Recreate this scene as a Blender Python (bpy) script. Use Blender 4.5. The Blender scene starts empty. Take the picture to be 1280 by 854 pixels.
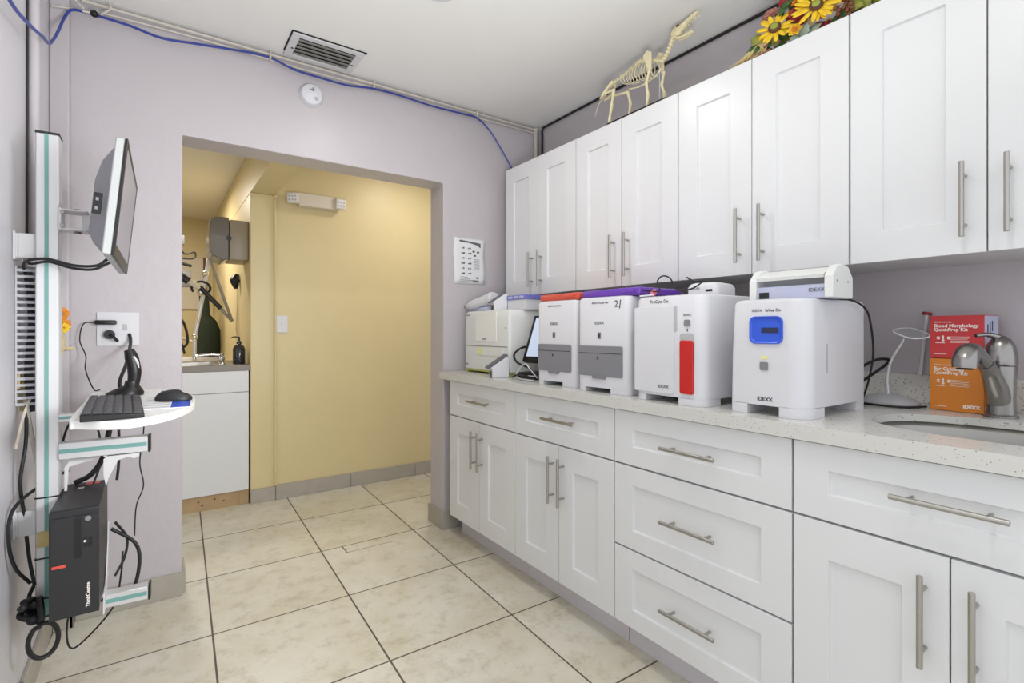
import bpy, bmesh, math, random
from mathutils import Vector, Matrix
random.seed(7)
S = bpy.context.scene
COL = S.collection
# ------------------------------------------------------------------ camera, world, lights, exposure
cam = bpy.data.cameras.new('camera'); co = bpy.data.objects.new('camera', cam); COL.objects.link(co)
co.location = (0, 0, 1.15); co.rotation_euler = (math.radians(90), 0, -math.atan(445/638))
cam.sensor_width = 36; cam.lens = 638/1280*36; cam.shift_y = -14/1280; cam.clip_start = 0.02
S.camera = co
S.view_settings.view_transform = 'Standard'; S.view_settings.look = 'None'
S.view_settings.gamma = 1; S.view_settings.use_curve_mapping = False
S.view_settings.exposure = 0.07
W = bpy.data.worlds.new('world'); S.world = W; W.use_nodes = True
W.node_tree.nodes['Background'].inputs[0].default_value = (0.93, 0.96, 1.0, 1)
W.node_tree.nodes['Background'].inputs[1].default_value = 1.25

def area(name, loc, size, power, color=(1, 1, 1), spread=180, rot=(0, 0, 0)):
    l = bpy.data.lights.new(name, 'AREA'); l.shape = 'DISK'; l.size = size; l.energy = power; l.color = color
    l.spread = math.radians(spread)
    o = bpy.data.objects.new(name, l); COL.objects.link(o); o.location = loc; o.rotation_euler = rot
    return o
area('ceiling_light_lamp', (0.885, 1.755, 2.445), 0.13, 5.5, (1.0, 0.97, 0.93))
area('ceiling_light_lamp', (0.70, 0.35, 2.445), 0.13, 4.2, (1.0, 0.97, 0.93))
sb = area('ceiling_fill', (0.45, 0.3, 1.0), 0.5, 12, (0.98, 0.99, 1.0), 130)  # added fill aimed up to brighten the ceiling, not a fixture of the room
sb.rotation_euler = (Vector((0.45, 1.3, 2.47))-Vector(sb.location)).to_track_quat('-Z', 'Y').to_euler()
fl = area('left_wall_fill', (1.0, 0.1, 1.35), 0.5, 6.5, (0.98, 0.99, 1.0), 80)  # added soft fill from camera right, brightens the left wall
fl.rotation_euler = (Vector((-0.25, 2.15, 0.85))-Vector(fl.location)).to_track_quat('-Z', 'Y').to_euler()
area('hall_light_lamp', (1.60, 3.15, 2.34), 0.16, 5.6, (1.0, 0.93, 0.82))
area('alcove_light_lamp', (-0.1, 4.9, 2.30), 0.3, 24, (1.0, 0.92, 0.80))

# ------------------------------------------------------------------ materials
def lin(c):
    c = c/255
    return c/12.92 if c <= 0.04045 else ((c+0.055)/1.055)**2.4
def rgb(r, g, b): return (lin(r), lin(g), lin(b), 1)
def mat(name, col, rough=0.5, metal=0.0, bump=0.0, bscale=60, var=0.0, vscale=6, trans=0, emit=None, coat=0, spec=0.5):
    m = bpy.data.materials.new(name); m.use_nodes = True
    nt = m.node_tree; b = nt.nodes['Principled BSDF']
    b.inputs['Base Color'].default_value = col; b.inputs['Roughness'].default_value = rough
    b.inputs['Metallic'].default_value = metal; b.inputs['Transmission Weight'].default_value = trans
    b.inputs['Coat Weight'].default_value = coat; b.inputs['Specular IOR Level'].default_value = spec
    if emit: b.inputs['Emission Color'].default_value = emit[0]; b.inputs['Emission Strength'].default_value = emit[1]
    tc = nt.nodes.new('ShaderNodeTexCoord')
    n = nt.nodes.new('ShaderNodeTexNoise'); n.inputs['Scale'].default_value = vscale; n.inputs['Detail'].default_value = 4
    nt.links.new(tc.outputs['Object'], n.inputs['Vector'])
    mx = nt.nodes.new('ShaderNodeMix'); mx.data_type = 'RGBA'
    v = max(var, 0.02)
    mx.inputs[6].default_value = tuple(c*(1-v) for c in col[:3])+(1,)
    mx.inputs[7].default_value = tuple(min(1, c*(1+v)) for c in col[:3])+(1,)
    nt.links.new(n.outputs['Fac'], mx.inputs[0]); nt.links.new(mx.outputs[2], b.inputs['Base Color'])
    if bump:
        n2 = nt.nodes.new('ShaderNodeTexNoise'); n2.inputs['Scale'].default_value = bscale; n2.inputs['Detail'].default_value = 3
        nt.links.new(tc.outputs['Object'], n2.inputs['Vector'])
        bp = nt.nodes.new('ShaderNodeBump'); bp.inputs['Strength'].default_value = bump; bp.inputs['Distance'].default_value = 0.004
        nt.links.new(n2.outputs['Fac'], bp.inputs['Height']); nt.links.new(bp.outputs['Normal'], b.inputs['Normal'])
    return m
M = {}
M['wall'] = mat('lilac_wall_paint', rgb(190, 184, 188), 0.40, bump=0.5, bscale=22, var=0.03)
M['wall_l'] = mat('lilac_wall_paint_lightened', rgb(206, 204, 209), 0.40, bump=0.4, bscale=22, var=0.03)  # same lilac paint, colour lightened to stand in for light on the left wall
M['yellow'] = mat('yellow_wall_paint', rgb(216, 200, 154), 0.42, bump=0.15, bscale=25, var=0.03)
M['ceil'] = mat('ceiling_paint', rgb(238, 238, 235), 0.6, bump=0.08, bscale=20)
M['farceil'] = mat('alcove_ceiling_paint', rgb(228, 224, 214), 0.6, bump=0.1, bscale=8)
M['cab'] = mat('white_lacquer', rgb(221, 222, 224), 0.33, var=0.01)
M['cabbody'] = mat('white_melamine', rgb(214, 213, 215), 0.4)
M['plinth'] = mat('plinth_board', rgb(205, 200, 205), 0.5)
M['steel'] = mat('brushed_steel', rgb(176, 173, 168), 0.33, metal=1.0, var=0.08, vscale=200)
M['chrome'] = mat('chrome', rgb(215, 215, 215), 0.12, metal=1.0)
M['nickel'] = mat('brushed_nickel', rgb(150, 147, 145), 0.24, metal=1.0, var=0.06, vscale=120)
M['plastic'] = mat('white_plastic', rgb(214, 214, 219), 0.36)
M['plastic2'] = mat('ivory_plastic', rgb(224, 226, 224), 0.42)
M['cream'] = mat('cream_plastic', rgb(214, 205, 190), 0.45)
M['gray'] = mat('gray_plastic', rgb(128, 128, 134), 0.4)
M['dgray'] = mat('dark_gray_plastic', rgb(88, 88, 96), 0.4)
M['lgray'] = mat('light_gray_plastic', rgb(180, 180, 184), 0.4)
M['dark'] = mat('charcoal_plastic', rgb(36, 36, 39), 0.45)
M['keycap'] = mat('keycap_plastic', rgb(70, 70, 74), 0.5)
M['mongray'] = mat('monitor_gray_plastic', rgb(176, 178, 178), 0.45)
M['smoke'] = mat('smoked_taupe_plastic', rgb(104, 97, 86), 0.2)
M['black'] = mat('black_plastic', rgb(16, 16, 18), 0.4)
M['cable'] = mat('black_cable_rubber', rgb(22, 22, 26), 0.5)
M['blue'] = mat('blue_cable_jacket', rgb(44, 62, 150), 0.4)
M['wcable'] = mat('cream_cable_jacket', rgb(205, 198, 188), 0.5)
M['alu'] = mat('anodised_aluminium', rgb(212, 212, 214), 0.38, metal=0.35)
M['teal'] = mat('teal_plastic_insert', rgb(112, 160, 155), 0.4)
M['bluep'] = mat('blue_gloss_plastic', rgb(50, 92, 215), 0.25)
M['slate'] = mat('dark_slot_plastic', rgb(38, 44, 80), 0.3)
M['red'] = mat('red_plastic', rgb(196, 34, 30), 0.35)
M['redtray'] = mat('coral_plastic', rgb(205, 82, 66), 0.35)
M['purple'] = mat('purple_plastic', rgb(104, 62, 170), 0.3)
M['lilac'] = mat('periwinkle_plastic', rgb(120, 120, 200), 0.35)
M['pink'] = mat('pink_rubber', rgb(215, 110, 125), 0.4)
M['note'] = mat('yellow_label', rgb(228, 226, 150), 0.6)
M['ylw'] = mat('pale_lime_plastic', rgb(206, 208, 120), 0.5)
M['ink'] = mat('gray_ink', rgb(95, 95, 105), 0.6)
M['inkd'] = mat('dark_ink', rgb(50, 50, 55), 0.6)
M['white'] = mat('white_ink', rgb(240, 235, 230), 0.6)
M['paper'] = mat('paper', rgb(226, 226, 228), 0.7)
M['boxred'] = mat('red_carton', rgb(196, 52, 56), 0.5)
M['boxorg'] = mat('orange_carton', rgb(214, 128, 38), 0.5)
M['boxside'] = mat('pale_carton_side', rgb(186, 190, 214), 0.6)
M['wood'] = mat('pine_board', rgb(176, 150, 112), 0.6, var=0.2, vscale=9)
M['bone'] = mat('bone', rgb(228, 218, 180), 0.6, bump=0.3, bscale=150, var=0.1, vscale=40)
M['tileb'] = mat('baseboard_tile', rgb(170, 164, 154), 0.4, var=0.14, vscale=18)
M['petal'] = mat('yellow_petal', rgb(238, 196, 36), 0.6, var=0.15, vscale=40)
M['seed'] = mat('brown_seed_head', rgb(92, 56, 36), 0.8, bump=0.5, bscale=300, var=0.3, vscale=120)
M['greenc'] = mat('green_seed_centre', rgb(150, 160, 70), 0.8, bump=0.5, bscale=300)
M['leaf'] = mat('dark_green_leaf', rgb(58, 92, 40), 0.55, var=0.25, vscale=30)
M['olive'] = mat('olive_foliage', rgb(138, 142, 56), 0.6, var=0.3, vscale=30)
M['sage'] = mat('pale_sage_leaf', rgb(176, 196, 176), 0.6, var=0.2, vscale=30)
M['maroon'] = mat('maroon_petal', rgb(152, 38, 44), 0.6, var=0.2, vscale=30)
M['mauve'] = mat('dusty_pink_petal', rgb(176, 118, 104), 0.65, var=0.2, vscale=30)
M['orange'] = mat('orange_petal', rgb(222, 140, 40), 0.6, var=0.2, vscale=30)
M['straw'] = mat('straw', rgb(206, 186, 130), 0.7, var=0.2, vscale=30)
M['berry'] = mat('brown_berry', rgb(110, 62, 34), 0.4)
M['screen'] = mat('monitor_screen', rgb(150, 148, 160), 0.3, spec=0.6)
M['tscreen'] = mat('lit_tablet_screen', rgb(190, 200, 220), 0.2, emit=(rgb(190, 208, 230), 0.35))
M['glass'] = mat('smoked_glass', rgb(60, 60, 66), 0.08, trans=0.35)
M['clear'] = mat('clear_acrylic', rgb(235, 238, 240), 0.06, trans=0.9)
M['sinksteel'] = mat('sink_steel', rgb(196, 194, 190), 0.38, metal=1.0, var=0.05)
M['altop'] = mat('gray_laminate', rgb(128, 122, 112), 0.35)
M['desk'] = mat('white_laminate', rgb(236, 236, 234), 0.35)
M['taupe'] = mat('taupe_plastic', rgb(150, 138, 118), 0.4)
M['greencloth'] = mat('green_cloth', rgb(34, 46, 30), 0.8, var=0.4, vscale=30)
M['mirror'] = mat('wall_panel', rgb(214, 205, 186), 0.5)
M['lampglow'] = mat('lamp_diffuser', rgb(255, 250, 240), 0.5, emit=((1, 0.97, 0.92, 1), 12))
M['hglow'] = mat('hall_lamp_diffuser', rgb(255, 240, 220), 0.5, emit=((1, 0.93, 0.82, 1), 6))
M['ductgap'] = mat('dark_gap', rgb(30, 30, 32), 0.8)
M['metalg'] = mat('gray_painted_metal', rgb(150, 148, 142), 0.5, metal=0.3)

def quartz():
    m = mat('speckled_quartz', rgb(206, 205, 200), 0.22)
    nt = m.node_tree; b = nt.nodes['Principled BSDF']
    tc = nt.nodes.new('ShaderNodeTexCoord')
    vo = nt.nodes.new('ShaderNodeTexVoronoi'); vo.inputs['Scale'].default_value = 170
    n = nt.nodes.new('ShaderNodeTexNoise'); n.inputs['Scale'].default_value = 60
    nt.links.new(tc.outputs['Object'], vo.inputs['Vector']); nt.links.new(tc.outputs['Object'], n.inputs['Vector'])
    sp = nt.nodes.new('ShaderNodeSeparateColor'); nt.links.new(vo.outputs['Color'], sp.inputs[0])
    # random cell value decides speck, distance keeps it small
    a = nt.nodes.new('ShaderNodeMath'); a.operation = 'GREATER_THAN'; a.inputs[1].default_value = 0.83
    nt.links.new(sp.outputs[0], a.inputs[0])
    d = nt.nodes.new('ShaderNodeMath'); d.operation = 'LESS_THAN'; d.inputs[1].default_value = 0.33
    nt.links.new(vo.outputs['Distance'], d.inputs[0])
    k = nt.nodes.new('ShaderNodeMath'); k.operation = 'MULTIPLY'
    nt.links.new(a.outputs[0], k.inputs[0]); nt.links.new(d.outputs[0], k.inputs[1])
    mx = nt.nodes.new('ShaderNodeMix'); mx.data_type = 'RGBA'
    mx.inputs[6].default_value = rgb(208, 207, 203); mx.inputs[7].default_value = rgb(150, 146, 140)
    nt.links.new(k.outputs[0], mx.inputs[0]); nt.links.new(mx.outputs[2], b.inputs['Base Color'])
    return m
M['quartz'] = quartz()

def tile_floor():
    m = bpy.data.materials.new('beige_floor_tiles'); m.use_nodes = True
    nt = m.node_tree; b = nt.nodes['Principled BSDF']; N = nt.nodes; L = nt.links
    tc = N.new('ShaderNodeTexCoord'); sx = N.new('ShaderNodeSeparateXYZ'); L.new(tc.outputs['Object'], sx.inputs[0])
    def mth(op, a, bb=None, c=None):
        n = N.new('ShaderNodeMath'); n.operation = op
        for i, v in enumerate((a, bb, c)):
            if v is None: continue
            if isinstance(v, (int, float)): n.inputs[i].default_value = v
            else: L.new(v, n.inputs[i])
        return n.outputs[0]
    X, Y = sx.outputs[0], sx.outputs[1]
    # tile columns run about two degrees off the room
    u = mth('DIVIDE', mth('SUBTRACT', mth('SUBTRACT', X, mth('MULTIPLY', mth('SUBTRACT', Y, 2.21), 0.034)), 0.175), 0.511)
    v = mth('DIVIDE', mth('SUBTRACT', mth('ADD', Y, mth('MULTIPLY', X, 0.012)), 0.139), 0.5225)
    fu, fv = mth('FLOOR', u), mth('FLOOR', v)
    du = mth('ABSOLUTE', mth('SUBTRACT', mth('SUBTRACT', u, fu), 0.5))
    dv = mth('ABSOLUTE', mth('SUBTRACT', mth('SUBTRACT', v, fv), 0.5))
    gap = mth('GREATER_THAN', mth('MAXIMUM', du, dv), 0.4935)
    # a cut strip in one tile: its own thin joint
    sl = mth('MULTIPLY', mth('LESS_THAN', mth('ABSOLUTE', mth('SUBTRACT', Y, 2.653)), 0.002),
             mth('MULTIPLY', mth('GREATER_THAN', X, 0.81), mth('LESS_THAN', X, 1.06)))
    s2 = mth('MULTIPLY', mth('LESS_THAN', mth('ABSOLUTE', mth('SUBTRACT', X, 0.811)), 0.003),
             mth('MULTIPLY', mth('GREATER_THAN', Y, 2.651), mth('LESS_THAN', Y, 2.745)))
    gap = mth('MAXIMUM', gap, mth('MAXIMUM', sl, s2))
    cb = N.new('ShaderNodeCombineXYZ'); L.new(fu, cb.inputs[0]); L.new(fv, cb.inputs[1])
    wn = N.new('ShaderNodeTexWhiteNoise'); L.new(cb.outputs[0], wn.inputs['Vector'])
    off = N.new('ShaderNodeVectorMath'); off.operation = 'MULTIPLY_ADD'
    L.new(wn.outputs['Color'], off.inputs[0]); off.inputs[1].default_value = (9, 9, 9); L.new(tc.outputs['Object'], off.inputs[2])
    n1 = N.new('ShaderNodeTexNoise'); n1.inputs['Scale'].default_value = 3.2; n1.inputs['Detail'].default_value = 8; n1.inputs['Roughness'].default_value = 0.65
    n2 = N.new('ShaderNodeTexNoise'); n2.inputs['Scale'].default_value = 14; n2.inputs['Detail'].default_value = 7; n2.inputs['Roughness'].default_value = 0.75
    L.new(off.outputs[0], n1.inputs['Vector']); L.new(off.outputs[0], n2.inputs['Vector'])
    r1 = N.new('ShaderNodeValToRGB'); L.new(n1.outputs['Fac'], r1.inputs[0])
    r1.color_ramp.elements[0].position = 0.30; r1.color_ramp.elements[0].color = rgb(202, 194, 172)
    r1.color_ramp.elements[1].position = 0.62; r1.color_ramp.elements[1].color = rgb(218, 215, 203)
    r2 = N.new('ShaderNodeValToRGB'); L.new(n2.outputs['Fac'], r2.inputs[0])
    r2.color_ramp.elements[0].position = 0.30; r2.color_ramp.elements[0].color = (0.56, 0.51, 0.42, 1)
    r2.color_ramp.elements[1].position = 0.50; r2.color_ramp.elements[1].color = (1, 1, 1, 1)
    mu = N.new('ShaderNodeMix'); mu.data_type = 'RGBA'; mu.blend_type = 'MULTIPLY'; mu.inputs[0].default_value = 0.55
    L.new(r1.outputs[0], mu.inputs[6]); L.new(r2.outputs[0], mu.inputs[7])
    g = N.new('ShaderNodeMix'); g.data_type = 'RGBA'; L.new(gap, g.inputs[0]); L.new(mu.outputs[2], g.inputs[6])
    g.inputs[7].default_value = rgb(92, 84, 74); L.new(g.outputs[2], b.inputs['Base Color'])
    rr = mth('ADD', mth('MULTIPLY', gap, 0.4), 0.33); L.new(rr, b.inputs['Roughness'])
    bp = N.new('ShaderNodeBump'); bp.inputs['Strength'].default_value = 0.5; bp.inputs['Distance'].default_value = 0.003
    L.new(mth('SUBTRACT', 1.0, gap), bp.inputs['Height']); L.new(bp.outputs[0], b.inputs['Normal'])
    return m
M['floor'] = tile_floor()

# ------------------------------------------------------------------ mesh helpers
def box(bm, x0, x1, y0, y1, z0, z1, r=0, seg=2, ax='all', rot=None):
    vs = bmesh.ops.create_cube(bm, size=1)['verts']
    for v in vs:
        v.co = Vector(((x0+x1)/2+v.co.x*(x1-x0), (y0+y1)/2+v.co.y*(y1-y0), (z0+z1)/2+v.co.z*(z1-z0)))
    if r > 0:
        es = list({e for v in vs for e in v.link_edges})
        if ax != 'all':
            i = 'xyz'.index(ax)
            es = [e for e in es if abs((e.verts[0].co-e.verts[1].co).normalized()[i]) > 0.9]
        bmesh.ops.bevel(bm, geom=es, offset=r, segments=seg, profile=0.5, affect='EDGES', clamp_overlap=True)
def cyl(bm, p0, p1, r0, r1=None, seg=16, caps=True):
    p0, p1 = Vector(p0), Vector(p1); r1 = r0 if r1 is None else r1
    loft(bm, [ring(p0, p1-p0, r0, seg), ring(p1, p1-p0, r1, seg)], caps)
def ring(c, d, r, seg=16, ry=None):
    d = Vector(d).normalized(); a = Vector((0, 0, 1)) if abs(d.z) < 0.9 else Vector((0, 1, 0))
    s = d.cross(a).normalized(); t = s.cross(d).normalized(); ry = r if ry is None else ry
    return [Vector(c)+s*math.cos(k*2*math.pi/seg)*r+t*math.sin(k*2*math.pi/seg)*ry for k in range(seg)]
def loft(bm, loops, caps=True):
    vl = [[bm.verts.new(p) for p in lp] for lp in loops]
    n = len(vl[0])
    for a, b in zip(vl, vl[1:]):
        for i in range(n):
            bm.faces.new((a[i], a[(i+1) % n], b[(i+1) % n], b[i]))
    if caps:
        bm.faces.new(vl[0][::-1]); bm.faces.new(vl[-1])
def smooth_path(pts, n=6):
    P = [Vector(p) for p in pts]
    if len(P) < 3: return P
    Q = [P[0]*2-P[1]]+P+[P[-1]*2-P[-2]]; out = []
    for i in range(1, len(Q)-2):
        for k in range(n):
            t = k/n; a, b, c, d = Q[i-1], Q[i], Q[i+1], Q[i+2]
            out.append(0.5*((2*b)+(c-a)*t+(2*a-5*b+4*c-d)*t*t+(3*b-a-3*c+d)*t**3))
    out.append(P[-1]); return out
def tube(bm, pts, r, seg=8, smooth=True, n=6):
    rs = r if isinstance(r, (list, tuple)) else None
    P = smooth_path(pts, n) if smooth else [Vector(p) for p in pts]
    m = len(P); loops = []; prev = None
    for i, p in enumerate(P):
        d = (P[min(i+1, m-1)]-P[max(i-1, 0)])
        if d.length < 1e-9: d = Vector((0, 0, 1))
        d.normalize()
        if prev is None:
            a = Vector((0, 0, 1)) if abs(d.z) < 0.9 else Vector((0, 1, 0)); s = d.cross(a).normalized()
        else: s = (prev-d*prev.dot(d)).normalized()
        prev = s; t = s.cross(d)
        if rs:
            f = i/(m-1)*(len(rs)-1); k = min(int(f), len(rs)-2); rr = rs[k]+(rs[k+1]-rs[k])*(f-k)
        else: rr = r
        loops.append([p+s*math.cos(q*2*math.pi/seg)*rr+t*math.sin(q*2*math.pi/seg)*rr for q in range(seg)])
    loft(bm, loops)
def lathe(bm, prof, c=(0, 0, 0), seg=24, ax='z', hollow=False):
    loops = []
    for r, h in prof:
        lp = []
        for k in range(seg):
            a = k*2*math.pi/seg; x, y = r*math.cos(a), r*math.sin(a)
            p = (x, y, h) if ax == 'z' else ((h, x, y) if ax == 'x' else (x, h, y))
            lp.append(Vector(c)+Vector(p))
        loops.append(lp)
    loft(bm, loops, not hollow)
def prism(bm, pts, h0, h1, ax='z'):
    def f(a, b, h): return Vector((a, b, h)) if ax == 'z' else (Vector((h, a, b)) if ax == 'x' else Vector((a, h, b)))
    loft(bm, [[f(a, b, h0) for a, b in pts], [f(a, b, h1) for a, b in pts]])
def rrect(x0, x1, y0, y1, rs, n=6):
    if not isinstance(rs, (list, tuple)): rs = [rs]*4
    out = []
    cs = [(x0, y0, 180, rs[0]), (x1, y0, 270, rs[1]), (x1, y1, 0, rs[2]), (x0, y1, 90, rs[3])]
    for x, y, a0, r in cs:
        cx = x+r if x == x0 else x-r; cy = y+r if y == y0 else y-r
        for k in range(n+1):
            a = math.radians(a0+90*k/n); out.append((cx+r*math.cos(a), cy+r*math.sin(a)))
    return out
def sph(bm, c, r, sc=(1, 1, 1), u=12, v=8):
    res = bmesh.ops.create_uvsphere(bm, u_segments=u, v_segments=v, radius=r)
    for q in res['verts']: q.co = Vector((q.co.x*sc[0]+c[0], q.co.y*sc[1]+c[1], q.co.z*sc[2]+c[2]))
def xf(bm, mtx, fn, *a, **k):
    before = set(bm.verts); fn(bm, *a, **k)
    for v in bm.verts:
        if v not in before: v.co = mtx @ v.co
def obj(name, bm, m, parent=None, loc=None, bev=0, label=None):
    bmesh.ops.recalc_face_normals(bm, faces=bm.faces)
    me = bpy.data.meshes.new(name); bm.to_mesh(me); bm.free()
    me.materials.append(M[m] if isinstance(m, str) else m)
    me.shade_smooth(); me.set_sharp_from_angle(angle=math.radians(38))
    o = bpy.data.objects.new(name, me); COL.objects.link(o)
    if parent: o.parent = parent
    if loc: o.location = loc
    if bev:
        b = o.modifiers.new('bevel', 'BEVEL'); b.width = bev; b.segments = 2; b.limit_method = 'ANGLE'; b.angle_limit = math.radians(40)
    if label: o['label'] = label
    return o
def B(): return bmesh.new()
def thing(name, label, cat, loc=(0, 0, 0), rz=0, group=None):
    o = bpy.data.objects.new(name, None); COL.objects.link(o); o.empty_display_size = 0.05
    o.location = loc; o.rotation_euler = (0, 0, rz); tag(o, label, cat, group); return o
def tag(o, label, cat, group=None):
    o['label'] = label; o['category'] = cat
    if group: o['group'] = group
    return o
def struct(name, bm, m, parent=None, bev=0):
    o = obj(name, bm, m, parent, bev=bev)
    if not parent: o['kind'] = 'structure'
    return o
def text(name, s, size, p, parent, m, right=(0, -1, 0), up=(0, 0, 1), align='CENTER', bold=0.0, sx=1.0):
    c = bpy.data.curves.new(name, 'FONT'); c.body = s; c.size = size; c.align_x = align; c.align_y = 'CENTER'
    c.extrude = 0.0003; c.offset = bold; c.resolution_u = 3; c.space_line = 0.85
    t = bpy.data.objects.new(name, c); COL.objects.link(t)
    dg = bpy.context.evaluated_depsgraph_get(); dg.update()
    me = bpy.data.meshes.new_from_object(t.evaluated_get(dg))
    bpy.data.objects.remove(t); bpy.data.curves.remove(c)
    r = Vector(right).normalized(); u = Vector(up).normalized(); n = r.cross(u)
    mm = Matrix(((r.x*sx, u.x, n.x, p[0]), (r.y*sx, u.y, n.y, p[1]), (r.z*sx, u.z, n.z, p[2]), (0, 0, 0, 1)))
    me.transform(mm); me.materials.clear(); me.materials.append(M[m])
    o = bpy.data.objects.new(name, me); COL.objects.link(o)
    if parent: o.parent = parent
    return o
def cable(name, pts, r, m, label, cat='cable', group=None, seg=8):
    b = B(); tube(b, pts, r, seg); return tag(obj(name, b, m), label, cat, group)

# ------------------------------------------------------------------ the setting
H = 2.468
LW = -0.335   # left wall face
RW = 2.062    # right wall face
b = B(); box(b, -1.6, 3.0, -1.6, 6.8, -0.06, 0); struct('floor', b, 'floor')
b = B(); box(b, -0.5, 2.3, -1.2, 2.82, H, H+0.1); struct('ceiling', b, 'ceil')
b = B(); box(b, 0.5, 3.0, 2.82, 6.8, H, H+0.1); box(b, -1.6, 0.513, 2.82, 6.8, 2.36, H+0.1); struct('ceiling_hall', b, 'farceil')
b = B(); box(b, LW-0.12, LW, 0.9, 2.82, 0, H); struct('wall_left', b, 'wall_l')
b = B(); box(b, LW, -0.275, 2.60, 2.645, 0, H); struct('trim_1', b, 'wall', bev=0.006)
b = B(); box(b, RW, RW+0.12, -0.15, 2.82, 0, H); struct('wall_right', b, 'wall')
b = B()
prof = [(LW, 0), (0.094, 0), (0.094, 2.002), (1.362, 2.002), (1.362, 0), (RW, 0), (RW, H), (LW, H)]
prism(b, prof, 2.645, 2.815, 'y')
struct('wall_back', b, 'wall', bev=0.005)
b = B(); box(b, 0.665, 2.9, 3.765, 3.9, 0, H); struct('wall_hall_far', b, 'yellow')
b = B(); box(b, 0.514, 0.667, 3.767, 6.5, 0, 2.066); struct('wall_alcove_right', b, 'yellow', bev=0.004)
b = B(); box(b, 0.514, 0.667, 2.815, 6.5, 2.067, H-0.001); struct('trim_2', b, 'yellow', bev=0.004)
b = B(); box(b, -1.5, 0.52, 6.5, 6.7, 0, H); struct('wall_alcove_far', b, 'yellow')
b = B(); box(b, -1.5, -1.4, 2.815, 6.6, 0, H); struct('wall_alcove_left', b, 'yellow')
b = B(); box(b, 2.8, 2.9, 2.815, 3.8, 0, H); struct('wall_hall_right', b, 'yellow')
# tile baseboards with joints
def skirt(name, segs):
    b = B()
    for s in segs: box(b, *s, r=0.002, seg=1)
    struct(name, b, 'tileb')
skirt('baseboard_back_left', [(LW+0.012, -0.263, 2.588, 2.60, 0, 0.1), (-0.275, -0.263, 2.588, 2.645, 0, 0.1),
                              (-0.262, 0.094, 2.633, 2.645, 0, 0.1)])
b = B(); box(b, 0.095, 0.106, 2.66, 2.815, 0, 0.098); struct('baseboard_opening_left', b, 'tileb')
skirt('baseboard_back_right', [(1.350, 1.45, 2.633, 2.645, 0, 0.104), (1.350, 1.362, 2.645, 2.827, 0, 0.104)])
skirt('baseboard_left', [(LW, LW+0.012, y0, y0+0.508, 0, 0.1) for y0 in (1.07, 1.58, 2.08)])
skirt('baseboard_hall_far', [(0.514, 0.664, 3.752, 3.767, 0, 0.092)]+[(0.667+k*0.508, 1.173+k*0.508, 3.750, 3.765, 0, 0.10) for k in range(4)])
# rear-corner pipe, painted conduit
b = B(); tube(b, [(-0.319, 2.205, 1.44), (-0.319, 2.205, H)], 0.0155, 14, False); tag(obj('wall_pipe', b, 'wall'), 'lilac painted vertical pipe running up the left wall behind the metal rail', 'pipe')
cable('thin_wall_cable', [(-0.3325, 2.185, H-0.002), (-0.3325, 2.188, 2.0), (-0.3325, 2.182, 1.45)], 0.0035, 'cable', 'thin black cable running straight down the left wall beside the lilac pipe')
b = B(); tube(b, [(0.664, 3.755, 0.1), (0.664, 3.755, 2.06)], 0.008, 8, False)
sph(b, (0.668, 3.752, 2.058), 0.016)
tag(obj('wall_conduit', b, 'yellow'), 'thin yellow painted conduit up the corner of the hall wall', 'conduit')

# ------------------------------------------------------------------ cabinets
def shaker(bm, w, h, st, rl, t=0.02, rec=0.009, y0=0.0, z0=0.0, x0=0.0):
    """front in the YZ plane, outer face at x0 facing -X, body towards +X"""
    def q(y, z, x): return bm.verts.new((x0+x, y0+y, z0+z))
    o = [q(0, 0, 0), q(w, 0, 0), q(w, h, 0), q(0, h, 0)]
    i = [q(st, rl, 0), q(w-st, rl, 0), q(w-st, h-rl, 0), q(st, h-rl, 0)]
    e = 0.0025
    r = [q(st+e, rl+e, rec), q(w-st-e, rl+e, rec), q(w-st-e, h-rl-e, rec), q(st+e, h-rl-e, rec)]
    k = [q(0, 0, t), q(w, 0, t), q(w, h, t), q(0, h, t)]
    for a in range(4):
        n = (a+1) % 4
        bm.faces.new((o[a], o[n], i[n], i[a])); bm.faces.new((i[a], i[n], r[n], r[a])); bm.faces.new((o[n], o[a], k[a], k[n]))
    bm.faces.new(r); bm.faces.new(k[::-1])
def handle(parent, y, z, length, vertical):
    b = B(); x = -0.034
    if vertical:
        cyl(b, (x, y, z-length/2), (x, y, z+length/2), 0.006)
        for s in (-1, 1): cyl(b, (0, y, z+s*length*0.33), (x, y, z+s*length*0.33), 0.0045)
    else:
        cyl(b, (x, y-length/2, z), (x, y+length/2, z), 0.006)
        for s in (-1, 1): cyl(b, (0, y+s*length*0.33, z), (x, y+s*length*0.33, z), 0.0045)
    return obj('handle', b, 'steel', parent, bev=0.0008, label='brushed steel bar handle')
def front(kind, parent, ya, yb, za, zb, st, rl, hy, hz, vert, hl=0.195):
    b = B(); g = 0.0016
    shaker(b, yb-ya-2*g, zb-za-2*g, st, rl, y0=0, z0=0)
    o = obj(kind, b, 'cab', parent, loc=(0, ya+g, za+g), bev=0.0012)
    if hy is not None: handle(o, hy-ya-g, hz-za-g, hl, vert)
    return o
FX = 1.355
def base_unit(y0, y1, label, top=0.872):
    t = thing('base_cabinet', label, 'cabinet', (FX, y0, 0), 0, 'white shaker base cabinets under the counter')
    w = y1-y0
    b = B(); box(b, 0.0205, 0.66, 0.001, w-0.001, 0.112, top); obj('body', b, 'cabbody', t)
    b = B(); box(b, 0.078, 0.093, 0.001, w-0.001, 0, 0.112); obj('plinth', b, 'plinth', t)
    return t, w
BU = [(1.917, 2.552, 'leftmost white base cabinet, one drawer over two doors, next to the doorway wall'),
      (1.2985, 1.917, 'white drawer over two doors base cabinet, directly left of the three drawer cabinet')]
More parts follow.
